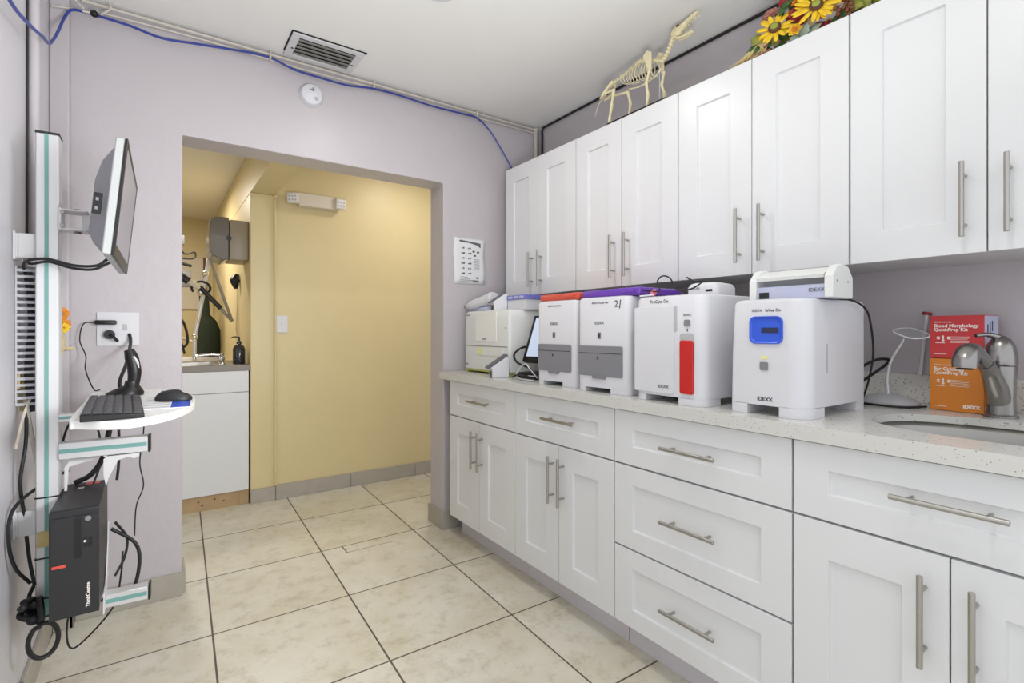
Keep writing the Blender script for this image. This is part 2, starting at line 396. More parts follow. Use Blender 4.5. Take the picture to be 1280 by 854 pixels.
for y0, y1, lb in BU:
    t, w = base_unit(y0, y1, lb)
    front('drawer', t, 0, w, 0.679, 0.869, 0.083, 0.064, w/2-0.02, 0.781, False)
    front('door', t, 0, w/2, 0.113, 0.676, 0.083, 0.09, w/2-0.032, 0.534, True)
    front('door', t, w/2, w, 0.113, 0.676, 0.083, 0.09, w/2+0.032, 0.534, True)
t, w = base_unit(0.671, 1.2975, 'white base cabinet with three wide stacked drawers in the middle of the run')
for za, zb, hz in ((0.679, 0.869, 0.772), (0.388, 0.676, 0.535), (0.113, 0.385, 0.251)):
    front('drawer', t, 0, w, za, zb, 0.083, 0.064, w/2-0.01, hz, False)
t, w = base_unit(0.03, 0.669, 'white sink base cabinet at the right, wide panel over two doors under the sink', 0.70)
front('drawer', t, 0, w, 0.679, 0.869, 0.083, 0.064, w/2, 0.785, False)
front('door', t, 0, w/2, 0.113, 0.676, 0.083, 0.09, w/2-0.042, 0.534, True)
front('door', t, w/2, w, 0.113, 0.676, 0.083, 0.09, w/2+0.042, 0.534, True)
# uppers
UX = 1.74
for y0, y1, lb in ((1.932, 2.563, 'leftmost white wall cabinet with two tall doors, beside the taped paper'),
                   (1.316, 1.930, 'white wall cabinet with two doors below the animal skeleton'),
                   (0.691, 1.314, 'white wall cabinet with two doors above the red striped machine'),
                   (0.06, 0.689, 'rightmost white wall cabinet with two doors above the carton boxes')):
    t = thing('wall_cabinet', lb, 'cabinet', (UX, y0, 1.35), 0, 'white shaker wall cabinets over the counter')
    w = y1-y0; hh = 0.768
    b = B(); box(b, 0.0205, RW-UX-0.001, 0.001, w-0.001, 0.004, hh); obj('body', b, 'cabbody', t)
    for a, c, hy in ((0, w/2, w/2-0.043), (w/2, w, w/2+0.043)):
        front('door', t, a, c, 0.0, hh, 0.083, 0.088, hy, 0.140, True)

# worktop with sink cut-out
def ellipse_loop(cx, cy, rx, ry, n=40, p=2.6):
    out = []
    for k in range(n):
        a = 2*math.pi*k/n; c, s = math.cos(a), math.sin(a)
        out.append((cx+rx*math.copysign(abs(c)**(2/p), c), cy+ry*math.copysign(abs(s)**(2/p), s)))
    return out
SK = (1.64, 0.275, 0.185, 0.305)
b = B()
outer = [(1.333, -0.12), (RW-0.001, -0.12), (RW-0.001, 2.64), (1.333, 2.64)]
inner = ellipse_loop(*SK)
def addloop(bm, pts, z):
    vs = [bm.verts.new((x, y, z)) for x, y in pts]
    return vs, [bm.edges.new((vs[i], vs[(i+1) % len(vs)])) for i in range(len(vs))]
for z in (0.892, 0.912):
    ov, oe = addloop(b, outer, z); iv, ie = addloop(b, inner, z)
    bmesh.ops.triangle_fill(b, edges=oe+ie, use_beauty=True)
    if z == 0.892: O, I = ov, iv
    else:
        for A, C in ((O, ov), (I, iv)):
            for i in range(len(A)): b.faces.new((A[i], A[(i+1) % len(A)], C[(i+1) % len(A)], C[i]))
ct = thing('countertop', 'long speckled white quartz countertop on the base cabinets', 'countertop', (0, 0, 0))
box(b, 1.333, 1.352, -0.12, 2.64, 0.873, 0.8921)
obj('worktop', b, 'quartz', ct)
b = B(); box(b, RW-0.021, RW-0.001, -0.12, 2.64, 0.9125, 1.005, r=0.002, seg=1); obj('backsplash', b, 'quartz', ct)
b = B()
lps = []
for d, z in ((0.004, 0.8915), (0.0, 0.88), (0.008, 0.80), (0.02, 0.735), (0.05, 0.722), (0.10, 0.718)):
    sgn = -1 if d == 0.004 else 1
    lps.append([Vector((x, y, z)) for x, y in ellipse_loop(SK[0], SK[1], SK[2]-(d if d != 0.004 else -0.012), SK[3]-(d if d != 0.004 else -0.012))])
loft(b, lps, caps=False)
b.faces.new([v for v in b.verts if abs(v.co.z-0.718) < 1e-5])
sk = thing('sink', 'oval stainless steel undermount sink in the white countertop', 'sink', (0, 0, 0))
obj('basin', b, 'sinksteel', sk)
b = B(); lathe(b, [(0.001, 0.0), (0.04, 0.0), (0.042, 0.004), (0.03, 0.005), (0.001, 0.002)], (1.64, 0.275, 0.7185)); obj('drain', b, 'chrome', sk)

# ------------------------------------------------------------------ ceiling items
t = thing('ceiling_light', 'small round recessed ceiling light at the top edge of the photo', 'light', (0.885, 1.755, H))
b = B(); lathe(b, [(0.068, 0.0), (0.092, 0.0), (0.092, -0.006), (0.080, -0.010), (0.068, -0.008), (0.068, 0.0)], seg=32, hollow=True); obj('trim_ring', b, 'plastic', t)
b = B(); lathe(b, [(0.001, -0.002), (0.066, -0.002), (0.066, -0.005), (0.001, -0.006)], seg=32); obj('diffuser', b, 'lampglow', t)
t = thing('hall_ceiling_light', 'round ceiling light in the yellow hall beyond the opening', 'light', (1.6, 3.15, H))
b = B(); lathe(b, [(0.001, 0), (0.12, 0), (0.12, -0.03), (0.10, -0.07), (0.001, -0.08)], seg=32); obj('diffuser', b, 'hglow', t)
# air vent
t = thing('air_vent', 'rectangular metal air vent in the ceiling above the opening', 'vent', (0.655, 2.50, H))
b = B()
fw, fd = 0.160, 0.112
for x0, x1, y0, y1 in ((-fw, fw, -fd, -fd+0.030), (-fw, fw, fd-0.030, fd), (-fw, -fw+0.034, -fd+0.030, fd-0.030), (fw-0.034, fw, -fd+0.030, fd-0.030)):
    box(b, x0, x1, y0, y1, -0.010, -0.001)
obj('frame', b, 'cabbody', t, bev=0.002)
b = B(); box(b, -fw+0.03, fw-0.03, -fd+0.028, fd-0.028, -0.003, -0.0005); obj('backing', b, 'ductgap', t)
b = B(); box(b, -fw-0.004, fw+0.008, -fd-0.006, -fd+0.01, -0.004, -0.0005); box(b, -fw-0.006, -fw+0.01, -fd-0.004, fd-0.04, -0.004, -0.0005); obj('gap_shadow_strip', b, 'ductgap', t)  # black strips along two frame edges, painting in the gap's shadow
for k in range(5):
    b = B(); m = Matrix.Translation((0, -0.064+k*0.032, -0.009)) @ Matrix.Rotation(math.radians(12), 4, 'X')
    xf(b, m, box, -fw+0.033, fw-0.033, -0.013, 0.013, -0.001, 0.001); obj('louvre', b, 'metalg', t)
for sx in (-1, 1):
    b = B(); lathe(b, [(0.001, -0.013), (0.005, -0.012), (0.006, -0.010)], (sx*(fw-0.022), 0.02, 0), 10); obj('screw', b, 'dark', t)
# detector
t = thing('smoke_detector', 'round white smoke detector on the lilac wall above the opening', 'detector', (0.630, 2.645, 2.312))
b = B(); lathe(b, [(0.001, -0.032), (0.030, -0.032), (0.048, -0.026), (0.056, -0.012), (0.058, 0.0)], seg=36, ax='y'); obj('housing', b, 'plastic', t)
b = B(); lathe(b, [(0.001, -0.036), (0.008, -0.036), (0.010, -0.030)], (0.018, 0, -0.02), 16, 'y'); obj('test_button', b, 'lgray', t)
b = B(); box(b, -0.010, 0.012, -0.034, -0.031, 0.018, 0.021); box(b, 0.000, 0.003, -0.034, -0.031, 0.012, 0.03); obj('marking', b, 'ink', t)
# blue cable along the ceiling
Yc = 2.615
bl = [(-0.31, 1.1, 2.03), (-0.31, 1.55, 1.985), (-0.308, 1.83, 2.000), (-0.300, 2.03, 2.040), (-0.292, 2.17, 2.076), (-0.298, 2.31, 2.120), (-0.300, 2.41, 2.175), (-0.295, 2.50, 2.255), (-0.285, 2.57, 2.345), (-0.262, 2.58, 2.385), (-0.20, Yc, 2.405), (-0.09, Yc, 2.40), (0.02, Yc, 2.385), (0.14, Yc, 2.40), (0.33, Yc, 2.425),
      (0.44, Yc, 2.43), (0.55, Yc, 2.405), (0.68, Yc, 2.40), (0.80, Yc, 2.40), (0.94, Yc, 2.42), (1.09, Yc, 2.422), (1.28, Yc, 2.414), (1.47, Yc, 2.418), (1.57, Yc, 2.415),
      (1.66, Yc, 2.36), (1.74, Yc, 2.27), (1.82, Yc, 2.165), (1.84, 2.61, 2.13)]
cable('blue_cable', bl, 0.005, 'blue', 'long blue network cable draped along the top of the walls')
t = thing('wall_conduit', 'pair of cream conduits along the wall top and down into the back corner', 'conduit', (0, 0, 0))
b = B(); tube(b, [(-0.24, 2.622, 2.452), (0.5, 2.628, 2.452), (1.3, 2.628, 2.45), (2.02, 2.628, 2.45)], 0.0065, 8, False); obj('conduit', b, 'wcable', t)
b = B(); tube(b, [(-0.20, 2.634, 2.430), (0.2, 2.634, 2.436), (0.55, 2.634, 2.428), (0.95, 2.634, 2.432), (1.4, 2.634, 2.428), (2.02, 2.634, 2.43)], 0.005, 8); obj('thin_conduit', b, 'wcable', t)
b = B(); tube(b, [(2.02, 2.628, 2.45), (2.02, 2.628, 1.0)], 0.011, 8, False); sph(b, (2.02, 2.628, 2.45), 0.015); obj('riser', b, 'wcable', t)
for x in (0.44, 0.94, 1.57):
    b = B(); box(b, x-0.004, x+0.004, 2.608, 2.645, 2.424, 2.460, r=0.002, seg=1); obj('clip', b, 'wcable', t)
b = B(); sph(b, (-0.20, 2.60, 2.402), 0.014); obj('cable_clamp', b, 'black', t)
b = B(); tube(b, [(-0.23, 2.59, 2.405), (-0.26, 2.58, 2.43), (-0.275, 2.575, 2.462)], 0.0035, 6); obj('loose_wire', b, 'wcable', t)
b = B(); tube(b, [(-0.18, 2.60, 2.405), (-0.15, 2.60, 2.44), (-0.155, 2.60, 2.464)], 0.0035, 6); obj('loose_wire', b, 'wcable', t)
b = B(); tube(b, [(-0.325, 2.592, 2.385), (-0.275, 2.592, 2.392), (-0.21, 2.60, 2.402)], 0.0045, 6); obj('loose_wire', b, 'wcable', t)
cable('black_ceiling_cable', [(2.054, -0.2, 2.461), (2.054, 0.9, 2.459), (2.054, 1.7, 2.461), (2.052, 2.50, 2.459), (2.050, 2.59, 2.45), (2.052, 2.60, 2.38), (2.052, 2.60, 2.12)],
      0.0065, 'cable', 'thin black cable along the ceiling edge above the wall cabinets')

# ------------------------------------------------------------------ paper on wall
t = thing('paper_notice', 'printed white paper chart taped to the lilac wall left of the wall cabinets', 'paper', (1.535, 2.6445, 1.562), 0)
b = B()
nx, nz = 8, 8; g = []
for j in range(nz+1):
    row = []
    for i in range(nx+1):
        x = -0.107+0.214*i/nx; z = -0.136+0.272*j/nz
        row.append(b.verts.new((x+0.004*math.sin(j*0.9), -0.0008-0.0018*abs(math.sin(i*0.8+j*0.5)), z)))
    g.append(row)
for j in range(nz):
    for i in range(nx): b.faces.new((g[j][i], g[j][i+1], g[j+1][i+1], g[j+1][i]))
sh = obj('sheet', b, 'paper', t); md = sh.modifiers.new('s', 'SOLIDIFY'); md.thickness = 0.0005
b = B()
prism(b, [(-0.072, 0.118), (-0.065, 0.123), (0.02, 0.117), (0.075, 0.112), (0.075, 0.084), (0.05, 0.098), (0.0, 0.109), (-0.066, 0.112)], -0.0042, -0.0034, 'y')
for r_ in range(6):
    for c_ in range(2):
        x = -0.045+c_*0.045; z = 0.078-r_*0.03
        for k in range(2): box(b, x-0.012+k*0.012, x-0.004+k*0.012+0.003*(r_ % 2), -0.0042, -0.0034, z-0.006, z+0.001+0.003*k)
for x, z in ((0.028, 0.06), (0.058, 0.058), (0.036, 0.036)): box(b, x-0.009, x+0.007, -0.0042, -0.0034, z-0.006, z+0.005)
obj('printing', b, 'ink', t)
b = B()
for k in range(7): box(b, 0.03, 0.068, -0.0042, -0.0034, 0.012-k*0.010, 0.014-k*0.010)
for k in range(4): box(b, -0.065, -0.015+k*0.02, -0.0042, -0.0034, -0.096-k*0.009, -0.094-k*0.009)
box(b, 0.02, 0.06, -0.0042, -0.0034, -0.118, -0.112); box(b, 0.045, 0.06, -0.0042, -0.0034, -0.103, -0.092)
obj('small_print', b, 'ink', t)

def clip(poly, i, lim, keep):
    out = []
    for a, b_ in zip(poly, poly[1:]+poly[:1]):
        ia, ib = (a[i] >= lim) == keep, (b_[i] >= lim) == keep
        if ia: out.append(a)
        if ia != ib:
            f = (lim-a[i])/(b_[i]-a[i]); out.append((a[0]+(b_[0]-a[0])*f, a[1]+(b_[1]-a[1])*f))
    return out
def feet(bm, poly, y_lo, y_hi, x_lo, x_hi, z):
    for ky, ly in ((False, y_lo), (True, y_hi)):
        for kx, lx in ((False, x_lo), (True, x_hi)):
            p = clip(clip(poly, 1, ly, ky), 0, lx, kx)
            if len(p) > 2: prism(bm, p, 0.0, z)
# ------------------------------------------------------------------ lab analysers on the counter
CT = 0.9125
TX = dict(right=(0, -1, 0), up=(0, 0, 1))
def shell(parent, d, w, h, rf=0.03, rb=0.01, foot=0.02, lean=0.0, mat_='plastic', top_r=0.012, name='body', notch=True):
    """body: front at x=0 facing -X, depth d, width w centred on y, feet"""
    b = B(); lps = []
    for z, s in ((foot, 0.0), (h*0.5, 0.0), (h-top_r, 0.0), (h-top_r*0.3, top_r*0.3), (h, top_r)):
        k = lean*(z/h)
        lps.append([Vector((x, y, z)) for x, y in rrect(k+s, d-s, -w/2+s, w/2-s, [rf, rb, rb, rf], 6)])
    loft(b, lps)
    feet(b, rrect(0, d, -w/2, w/2, [rf, rb, rb, rf], 6), -w/2+w*0.33, w/2-w*0.18, 0.09, d-0.07, foot+0.001)
    return obj(name, b, mat_, parent)
def fy(w, u): return w/2-u     # distance u from the machine's left edge (as seen) to local y

# machine A, B: white analysers with grey drawers
def drawer_machine(x, y, w, rz, label, second):
    t = thing('blood_analyzer', label, 'lab analyzer', (x, y, CT), rz, 'white analyzers with gray drawers')
    h = 0.365
    shell(t, 0.33, w, h, rf=0.026 if second else 0.02, foot=0.018, top_r=0.01)
    dl, dr = w/2-0.010, -w/2+0.027
    b = B(); prism(b, rrect(dr, dl, 0.062, 0.178, [0.008]*4), -0.004, 0.012, 'x'); o = obj('drawer', b, 'gray', t, bev=0.0015)
    b = B(); prism(b, rrect((dr+dl)/2-0.03, (dr+dl)/2+0.035, 0.052, 0.066, [0.004]*4), -0.006, 0.006, 'x'); obj('pull', b, 'gray', o)
    b = B(); box(b, -0.0048, -0.0035, dr+0.003, dl-0.003, 0.149, 0.1508); obj('groove', b, 'dark', o)
    b = B(); prism(b, rrect((dr+dl)/2+0.004, (dr+dl)/2+0.010, 0.126, 0.136, [0.002]*4, 3), -0.006, -0.003, 'x'); obj('mark', b, 'inkd', o)
    b = B(); prism(b, rrect((dr+dl)/2-0.005, (dr+dl)/2+0.011, 0.205, 0.230, [0.003]*4, 3), -0.0015, 0.002, 'x'); obj('button', b, 'gray', t)
    b = B(); box(b, -0.002, -0.001, (dr+dl)/2-0.001, (dr+dl)/2+0.007, 0.210, 0.225); obj('icon', b, 'inkd', t)
    text('logo', 'IDEXX', 0.016, (-0.0008, (dr+dl)/2+0.003, 0.265), t, 'inkd', **TX)
    text('lettering', 'IDEXX ProCyte One', 0.0095, (-0.0008, (dr+dl)/2, 0.342), t, 'inkd', **TX)
    if second:
        text('handwritten_mark', '2', 0.036, (-0.0008, dr+0.030, 0.335), t, 'inkd', **TX)
        b = B(); tube(b, [(-0.001, dr+0.010, 0.350), (-0.001, dr+0.015, 0.318)], 0.0016, 6); obj('pen_stroke', b, 'inkd', t)
    return t
drawer_machine(1.402, 1.682, 0.242, 0.06, 'white analyzer with gray drawer, under the coral red case', False)
drawer_machine(1.388, 1.395, 0.258, 0.06, 'white analyzer with gray drawer and a handwritten 2, under the purple case', True)

# machine C: door and red stripe
t = thing('hematology_analyzer', 'white analyzer with a flat door and vertical red stripe', 'lab analyzer', (1.372, 1.082, CT), 0.0)
w, h = 0.274, 0.352
shell(t, 0.37, w, h, rf=0.036, foot=0.022)
b = B(); prism(b, rrect(-0.029, 0.133, 0.030, 0.316, [0.006]*4), -0.004, 0.006, 'x'); dr_ = obj('door', b, 'plastic', t, bev=0.0012)
text('logo', 'IDEXX', 0.015, (-0.0048, 0.010, 0.052), dr_, 'inkd', **TX)
b = B(); prism(b, rrect(-0.041, -0.0295, 0.235, 0.316, [0.005]*4), -0.0025, 0.003, 'x'); obj('finger_recess', b, 'lgray', t)
b = B(); prism(b, rrect(-0.104, -0.054, 0.120, 0.228, [0.008]*4), -0.003, 0.004, 'x'); obj('stripe_recess', b, 'lgray', t)
b = B(); prism(b, rrect(-0.104, -0.054, 0.036, 0.206, [0.008]*4), -0.006, 0.004, 'x'); obj('red_stripe', b, 'red', t, bev=0.002, label='glossy red vertical panel')
b = B(); prism(b, rrect(-0.091, -0.069, 0.250, 0.271, [0.005]*4), -0.003, 0.003, 'x'); obj('power_button', b, 'gray', t)
b = B(); prism(b, rrect(-0.082, -0.078, 0.234, 0.243, [0.001]*4, 2), -0.001, 0.003, 'x'); obj('status_light', b, 'ink', t)
text('logo', 'IDEXX', 0.010, (-0.0008, -0.080, 0.286), t, 'ink', **TX)
text('lettering', 'ProCyte Dx', 0.015, (-0.0008, 0.030, 0.333), t, 'inkd', **TX)

# machine D
t = thing('imaging_analyzer', 'large white analyzer with a blue slot and small gray button', 'lab analyzer', (1.392, 0.760, CT), 0.0)
w, h = 0.215, 0.325
b = B(); lps = []
for z, s, ny in ((0.028, 0, 0), (0.16, 0, 0.002), (h-0.012, 0, 0.010), (h-0.003, 0.004, 0.012), (h, 0.012, 0.016)):
    lps.append([Vector((x, y, z)) for x, y in rrect(s, 0.36-s, -w/2+s, w/2-s-ny, [0.05, 0.012, 0.012, 0.012], 8)])
loft(b, lps)
feet(b, rrect(0, 0.36, -w/2, w/2, [0.05, 0.012, 0.012, 0.012], 8), -w/2+0.072, w/2-0.052, 0.10, 0.30, 0.029)
obj('body', b, 'plastic', t)
b = B()
out = rrect(-0.047, 0.047, 0.200, 0.277, [0.017]*4); inn = rrect(-0.040, 0.040, 0.207, 0.270, [0.012]*4)
zc = 0.2385
loft(b, [[Vector((q, y*f, zc+(z-zc)*g)) for y, z in out] for q, f, g in ((0.002, 1, 1), (-0.005, 1, 1), (-0.0066, 0.975, 0.965), (-0.0058, 0.93, 0.91), (-0.0008, 0.84, 0.80))], caps=True)
s_ = obj('slot_surround', b, 'bluep', t, label='recessed glossy blue sample slot')
b = B(); box(b, -0.0020, -0.0009, -0.034, 0.013, 0.230, 0.245); obj('slot', b, 'slate', s_)
b = B(); prism(b, rrect(-0.006, 0.017, 0.126, 0.149, [0.004]*4), -0.003, 0.003, 'x'); obj('power_button', b, 'gray', t)
b = B(); box(b, -0.001, 0.001, -0.005, 0.015, 0.157, 0.165); obj('sticker', b, 'note', t)
text('logo', 'IDEXX', 0.015, (-0.0006, 0.004, 0.045), t, 'inkd', bold=0.0003, **TX)
text('lettering', 'IDEXX', 0.0108, (-0.0006, 0.026, 0.293), t, 'ink', **TX)
text('lettering', 'InVue Dx', 0.0112, (-0.0006, -0.019, 0.293), t, 'inkd', bold=0.0001, **TX)
b = B(); box(b, 0.11, 0.118, -w/2-0.0006, -w/2+0.001, 0.12, 0.20); obj('side_groove', b, 'lgray', t)

# receipt-printer-like reader on machine D
t = thing('sample_reader', 'ivory tabletop reader with side cheeks, on top of the analyzer with the blue slot', 'lab device', (1.450, 0.722, CT+0.3255), 0.04)
b = B(); box(b, 0.012, 0.12, -0.085, 0.10, 0.0, 0.038, r=0.002, seg=1); obj('body', b, 'boxside', t)
b = B(); prism(b, [(0.05, 0.036), (0.135, 0.036), (0.135, 0.075), (0.05, 0.078)], -0.085, 0.10, 'y'); obj('inner_well', b, 'lgray', t)
b = B(); prism(b, [(0.004, 0.054), (0.060, 0.078), (0.125, 0.078), (0.125, 0.086), (0.058, 0.086), (0.0, 0.063)], -0.083, 0.098, 'y'); obj('lid', b, 'plastic2', t)
for sy in (-0.106, 0.098):
    b = B(); prism(b, [(0, 0), (0, 0.058), (0.030, 0.086), (0.060, 0.092), (0.105, 0.086), (0.135, 0.058), (0.135, 0)], sy, sy+0.021, 'y'); obj('side_cheek', b, 'plastic2', t, bev=0.0025)
b = B()
for x, z in ((0.028, 0.045), (0.10, 0.045)): cyl(b, (x, -0.1065, z), (x, -0.104, z), 0.003)
obj('screw', b, 'gray', t)
text('logo', 'IDEXX', 0.014, (0.0110, -0.062, 0.022), t, 'ink', **TX)
b = B(); box(b, 0.0105, 0.013, 0.066, 0.094, 0.004, 0.022); obj('display', b, 'dark', t)

# small device on machine C
t = thing('card_reader', 'small white rounded device with a dark slot, on top of the red striped analyzer', 'lab device', (1.50, 1.04, CT+0.3525), 0.12)
b = B(); lps = []
for z, s in ((0.0, 0.0), (0.03, 0.0), (0.042, 0.006), (0.046, 0.016)):
    lps.append([Vector((x, y, z)) for x, y in rrect(s, 0.14-s, -0.056+s, 0.056-s, [0.018]*4, 5)])
loft(b, lps); obj('body', b, 'plastic', t)
b = B(); box(b, -0.001, 0.002, -0.038, -0.014, 0.014, 0.022, r=0.001, seg=1); obj('slot', b, 'black', t)
text('logo', 'IDEXX', 0.011, (-0.0006, 0.022, 0.026), t, 'ink', **TX)
# cases
def case(name, m, label, x, y, L, w, z, rz):
    t = thing(name, label, 'case', (x, y, z), rz, None)
    b = B(); box(b, 0, w, -L/2, L/2, 0, 0.030, r=0.008, seg=3); obj('shell', b, m, t)
    b = B(); box(b, -0.005, 0.003, -L/2+0.02, -L/2+0.085, 0.010, 0.022, r=0.002); obj('latch', b, m, t)
case('plastic_case', 'redtray', 'flat coral red plastic case on top of the left gray-drawer analyzer', 1.42, 1.688, 0.255, 0.24, CT+0.3655, 0.0)
case('plastic_case', 'purple', 'flat purple plastic case on top of the analyzer marked 2', 1.42, 1.388, 0.30, 0.24, CT+0.3655, 0.0)
t = thing('probe', 'pink tipped wand lying on the red striped analyzer in a cable loop', 'probe', (1.43, 1.185, CT+0.3525))
b = B(); tube(b, [(0.03, 0.02, 0.022), (0.0, 0.0, 0.014), (-0.01, -0.01, 0.008)], [0.011, 0.011, 0.004], 10); obj('tip', b, 'pink', t)
b = B(); tube(b, [(-0.01, -0.01, 0.008), (-0.035, 0.03, 0.005)], 0.003, 8, False); obj('stem', b, 'plastic', t)
zt = CT+0.357
cable('device_cable', [(1.45, 1.27, 1.305), (1.43, 1.22, 1.292), (1.42, 1.15, 1.286), (1.42, 1.158, 1.32), (1.42, 1.135, 1.336), (1.42, 1.105, 1.325), (1.42, 1.085, 1.292), (1.42, 1.07, 1.282),
                       (1.42, 1.03, 1.283), (1.42, 1.0, 1.293), (1.425, 0.985, 1.307), (1.42, 1.01, 1.309), (1.42, 1.04, 1.323)], 0.0026, 'cable',
      'thin dark looped cable on top of the red striped analyzer')

# far chemistry analyser
AZ = 0.345
t = thing('chemistry_analyzer', 'large pale analyzer at the left end of the counter with a lime base', 'lab analyzer', (1.47, 2.365, CT))
w = 0.47
b = B(); lps = []
for z, s in ((0.022, 0.0), (0.30, 0.0), (0.335, 0.003), (AZ, 0.012)):
    lps.append([Vector((x, y, z)) for x, y in rrect(s, 0.40-s, -w/2+s, w/2-s, [0.015, 0.01, 0.01, 0.03], 5)])
loft(b, lps); obj('body', b, 'plastic2', t)
b = B(); box(b, 0.008, 0.39, -w/2+0.01, w/2-0.01, 0.010, 0.0225); box(b, 0.01, 0.39, -w/2+0.01, -0.05, 0, 0.012); box(b, 0.01, 0.39, w/2-0.03, w/2-0.01, 0, 0.012); obj('base', b, 'ylw', t, label='pale lime coloured base tray')
b = B(); box(b, -0.002, 0.0015, -w/2+0.02, w/2-0.012, 0.150, 0.1535); obj('seam', b, 'gray', t)
b = B(); prism(b, rrect(-w/2+0.12, w/2-0.14, 0.178, 0.336, [0.004]*4), -0.003, 0.004, 'x'); obj('hatch', b, 'desk', t, bev=0.001)
b = B(); prism(b, rrect(-w/2+0.06, w/2-0.16, 0.100, 0.146, [0.008]*4), -0.003, 0.004, 'x'); obj('drawer', b, 'plastic2', t, bev=0.001)
b = B(); box(b, -0.0045, 0.0, w/2-0.205, w/2-0.165, 0.104, 0.142); obj('sticker', b, 'note', t)
text('logo', 'IDEXX', 0.012, (-0.0045, 0.0, 0.190), t, 'ink', **TX); text('logo', 'IDEXX', 0.012, (-0.0008, w/2-0.04, 0.045), t, 'ink', **TX)
text('lettering', 'Catalyst Dx', 0.012, (-0.0008, w/2-0.05, 0.325), t, 'ink', **TX)
b = B(); cyl(b, (-0.001, -w/2+0.03, 0.25), (-0.004, -w/2+0.03, 0.25), 0.004); obj('lock', b, 'gray', t)
# wedge readers
def wedge(x, y, z, rz, s, label):
    t = thing('test_reader', label, 'test reader', (x, y, z), rz, 'white wedge readers with slanted dark screens')
    b = B(); prism(b, [(0, 0), (0.095*s, 0), (0.095*s, 0.112*s), (0.080*s, 0.115*s), (-0.010*s, 0.055*s), (0, 0.045*s)], -0.040*s, 0.040*s, 'y'); obj('body', b, 'plastic', t, bev=0.002)
    b = B(); prism(b, [(-0.022*s, 0.049*s), (-0.026*s, 0.056*s), (0.0850*s, 0.1295*s), (0.0900*s, 0.1225*s)], -0.037*s, 0.037*s, 'y'); obj('display', b, 'dgray', t)
    b = B(); box(b, -0.002, 0.002, -0.022*s, 0.022*s, 0.004, 0.036*s); obj('slot', b, 'black', t)
    return t
wedge(1.380, 2.165, CT, -0.33, 0.90, 'white wedge reader with slanted dark screen on the counter before the big pale analyzer')
wedge(1.50, 2.335, CT+AZ+0.0005, -0.33, 0.80, 'white wedge reader with slanted dark screen sitting on top of the pale analyzer')
# scope
t = thing('ear_scope', 'white elongated handheld scope lying on top of the pale analyzer by the wall', 'scope', (1.55, 2.525, CT+AZ), 0)
b = B(); tube(b, [(-0.045, 0.10, 0.032), (-0.04, 0.05, 0.04), (-0.02, -0.02, 0.055), (0.0, -0.08, 0.07)], [0.012, 0.026, 0.030, 0.034], 14); obj('barrel', b, 'plastic', t)
b = B(); tube(b, [(0.0, -0.08, 0.066), (0.01, -0.10, 0.072), (0.013, -0.12, 0.077)], [0.036, 0.040, 0.030], 14); obj('head', b, 'plastic', t)
b = B(); box(b, -0.03, 0.05, -0.09, 0.06, 0, 0.024, r=0.004); obj('cradle', b, 'boxside', t)
b = B(); tube(b, [(-0.0475, 0.115, 0.030), (-0.045, 0.103, 0.032)], 0.006, 8, False); obj('lens', b, 'black', t)
# boxes
t = thing('supply_box', 'small white box with a periwinkle lid on top of the pale analyzer', 'box', (1.56, 2.195, CT+AZ+0.0005), 0.0)
b = B(); box(b, 0, 0.10, -0.082, 0.082, 0, 0.056, r=0.002, seg=1); obj('body', b, 'plastic', t)
b = B(); box(b, -0.005, 0.105, -0.088, 0.085, 0.054, 0.078, r=0.002, seg=1); lidp = obj('lid', b, 'lilac', t)
b = B()
for k in range(3): box(b, -0.0062, -0.0045, -0.07+k*0.05, -0.032+k*0.05, 0.060, 0.073)
obj('label_print', b, 'boxside', lidp)
t = thing('jar', 'small white capped jar on the pale analyzer beside the lidded box', 'jar', (1.60, 2.000+0.022, CT+AZ+0.0005))
t.location = (1.72, 2.165, CT+AZ+0.0005)
b = B(); lathe(b, [(0.001, 0), (0.024, 0), (0.025, 0.003), (0.025, 0.034), (0.022, 0.036), (0.001, 0.036)]); obj('body', b, 'plastic2', t)
b = B(); lathe(b, [(0.001, 0.036), (0.026, 0.036), (0.026, 0.062), (0.023, 0.065), (0.001, 0.065)]); obj('lid', b, 'plastic', t)
# tablet
t = thing('touch_screen', 'black framed touch screen monitor leaning behind the gray drawer analyzer', 'monitor', (1.525, 1.985, CT+0.082), 0.28)
Rm = Matrix.Rotation(math.radians(24), 4, 'Y')
b = B(); xf(b, Rm, box, 0, 0.028, -0.15, 0.085, 0, 0.255, r=0.006); obj('casing', b, 'black', t)
b = B(); xf(b, Rm, box, -0.0012, 0.001, -0.135, 0.066, 0.028, 0.240); obj('screen', b, 'tscreen', t)
b = B(); box(b, 0.04, 0.12, -0.09, 0.0, -0.081, 0.09, r=0.004); obj('stand', b, 'dark', t)
t = thing('cable_box', 'small black power box among tangled cables beneath the touch screen', 'box', (1.47, 1.97, CT+0.0005), 0.2)
b = B(); box(b, 0, 0.09, -0.06, 0.07, 0, 0.032, r=0.004); obj('casing', b, 'black', t)
b = B(); box(b, -0.003, 0.001, -0.04, 0.0, 0.012, 0.020); obj('port', b, 'plastic', t)
cable('monitor_cable', [(1.58, 2.095, 1.065), (1.52, 2.09, 1.062), (1.47, 2.088, 1.03), (1.475, 2.07, 0.99), (1.51, 2.02, 0.965), (1.50, 1.98, 0.95)], 0.0055, 'cable', 'black cable bowing out from behind the touch screen')
cable('white_cable', [(1.47, 1.90, 0.925), (1.44, 1.92, 0.97), (1.445, 1.96, 0.99), (1.45, 2.01, 0.965), (1.44, 2.03, 0.93), (1.43, 1.99, 0.919), (1.42, 1.92, 0.919), (1.42, 1.86, 0.919)], 0.003, 'plastic', 'white cable loop on the counter beneath the touch screen')
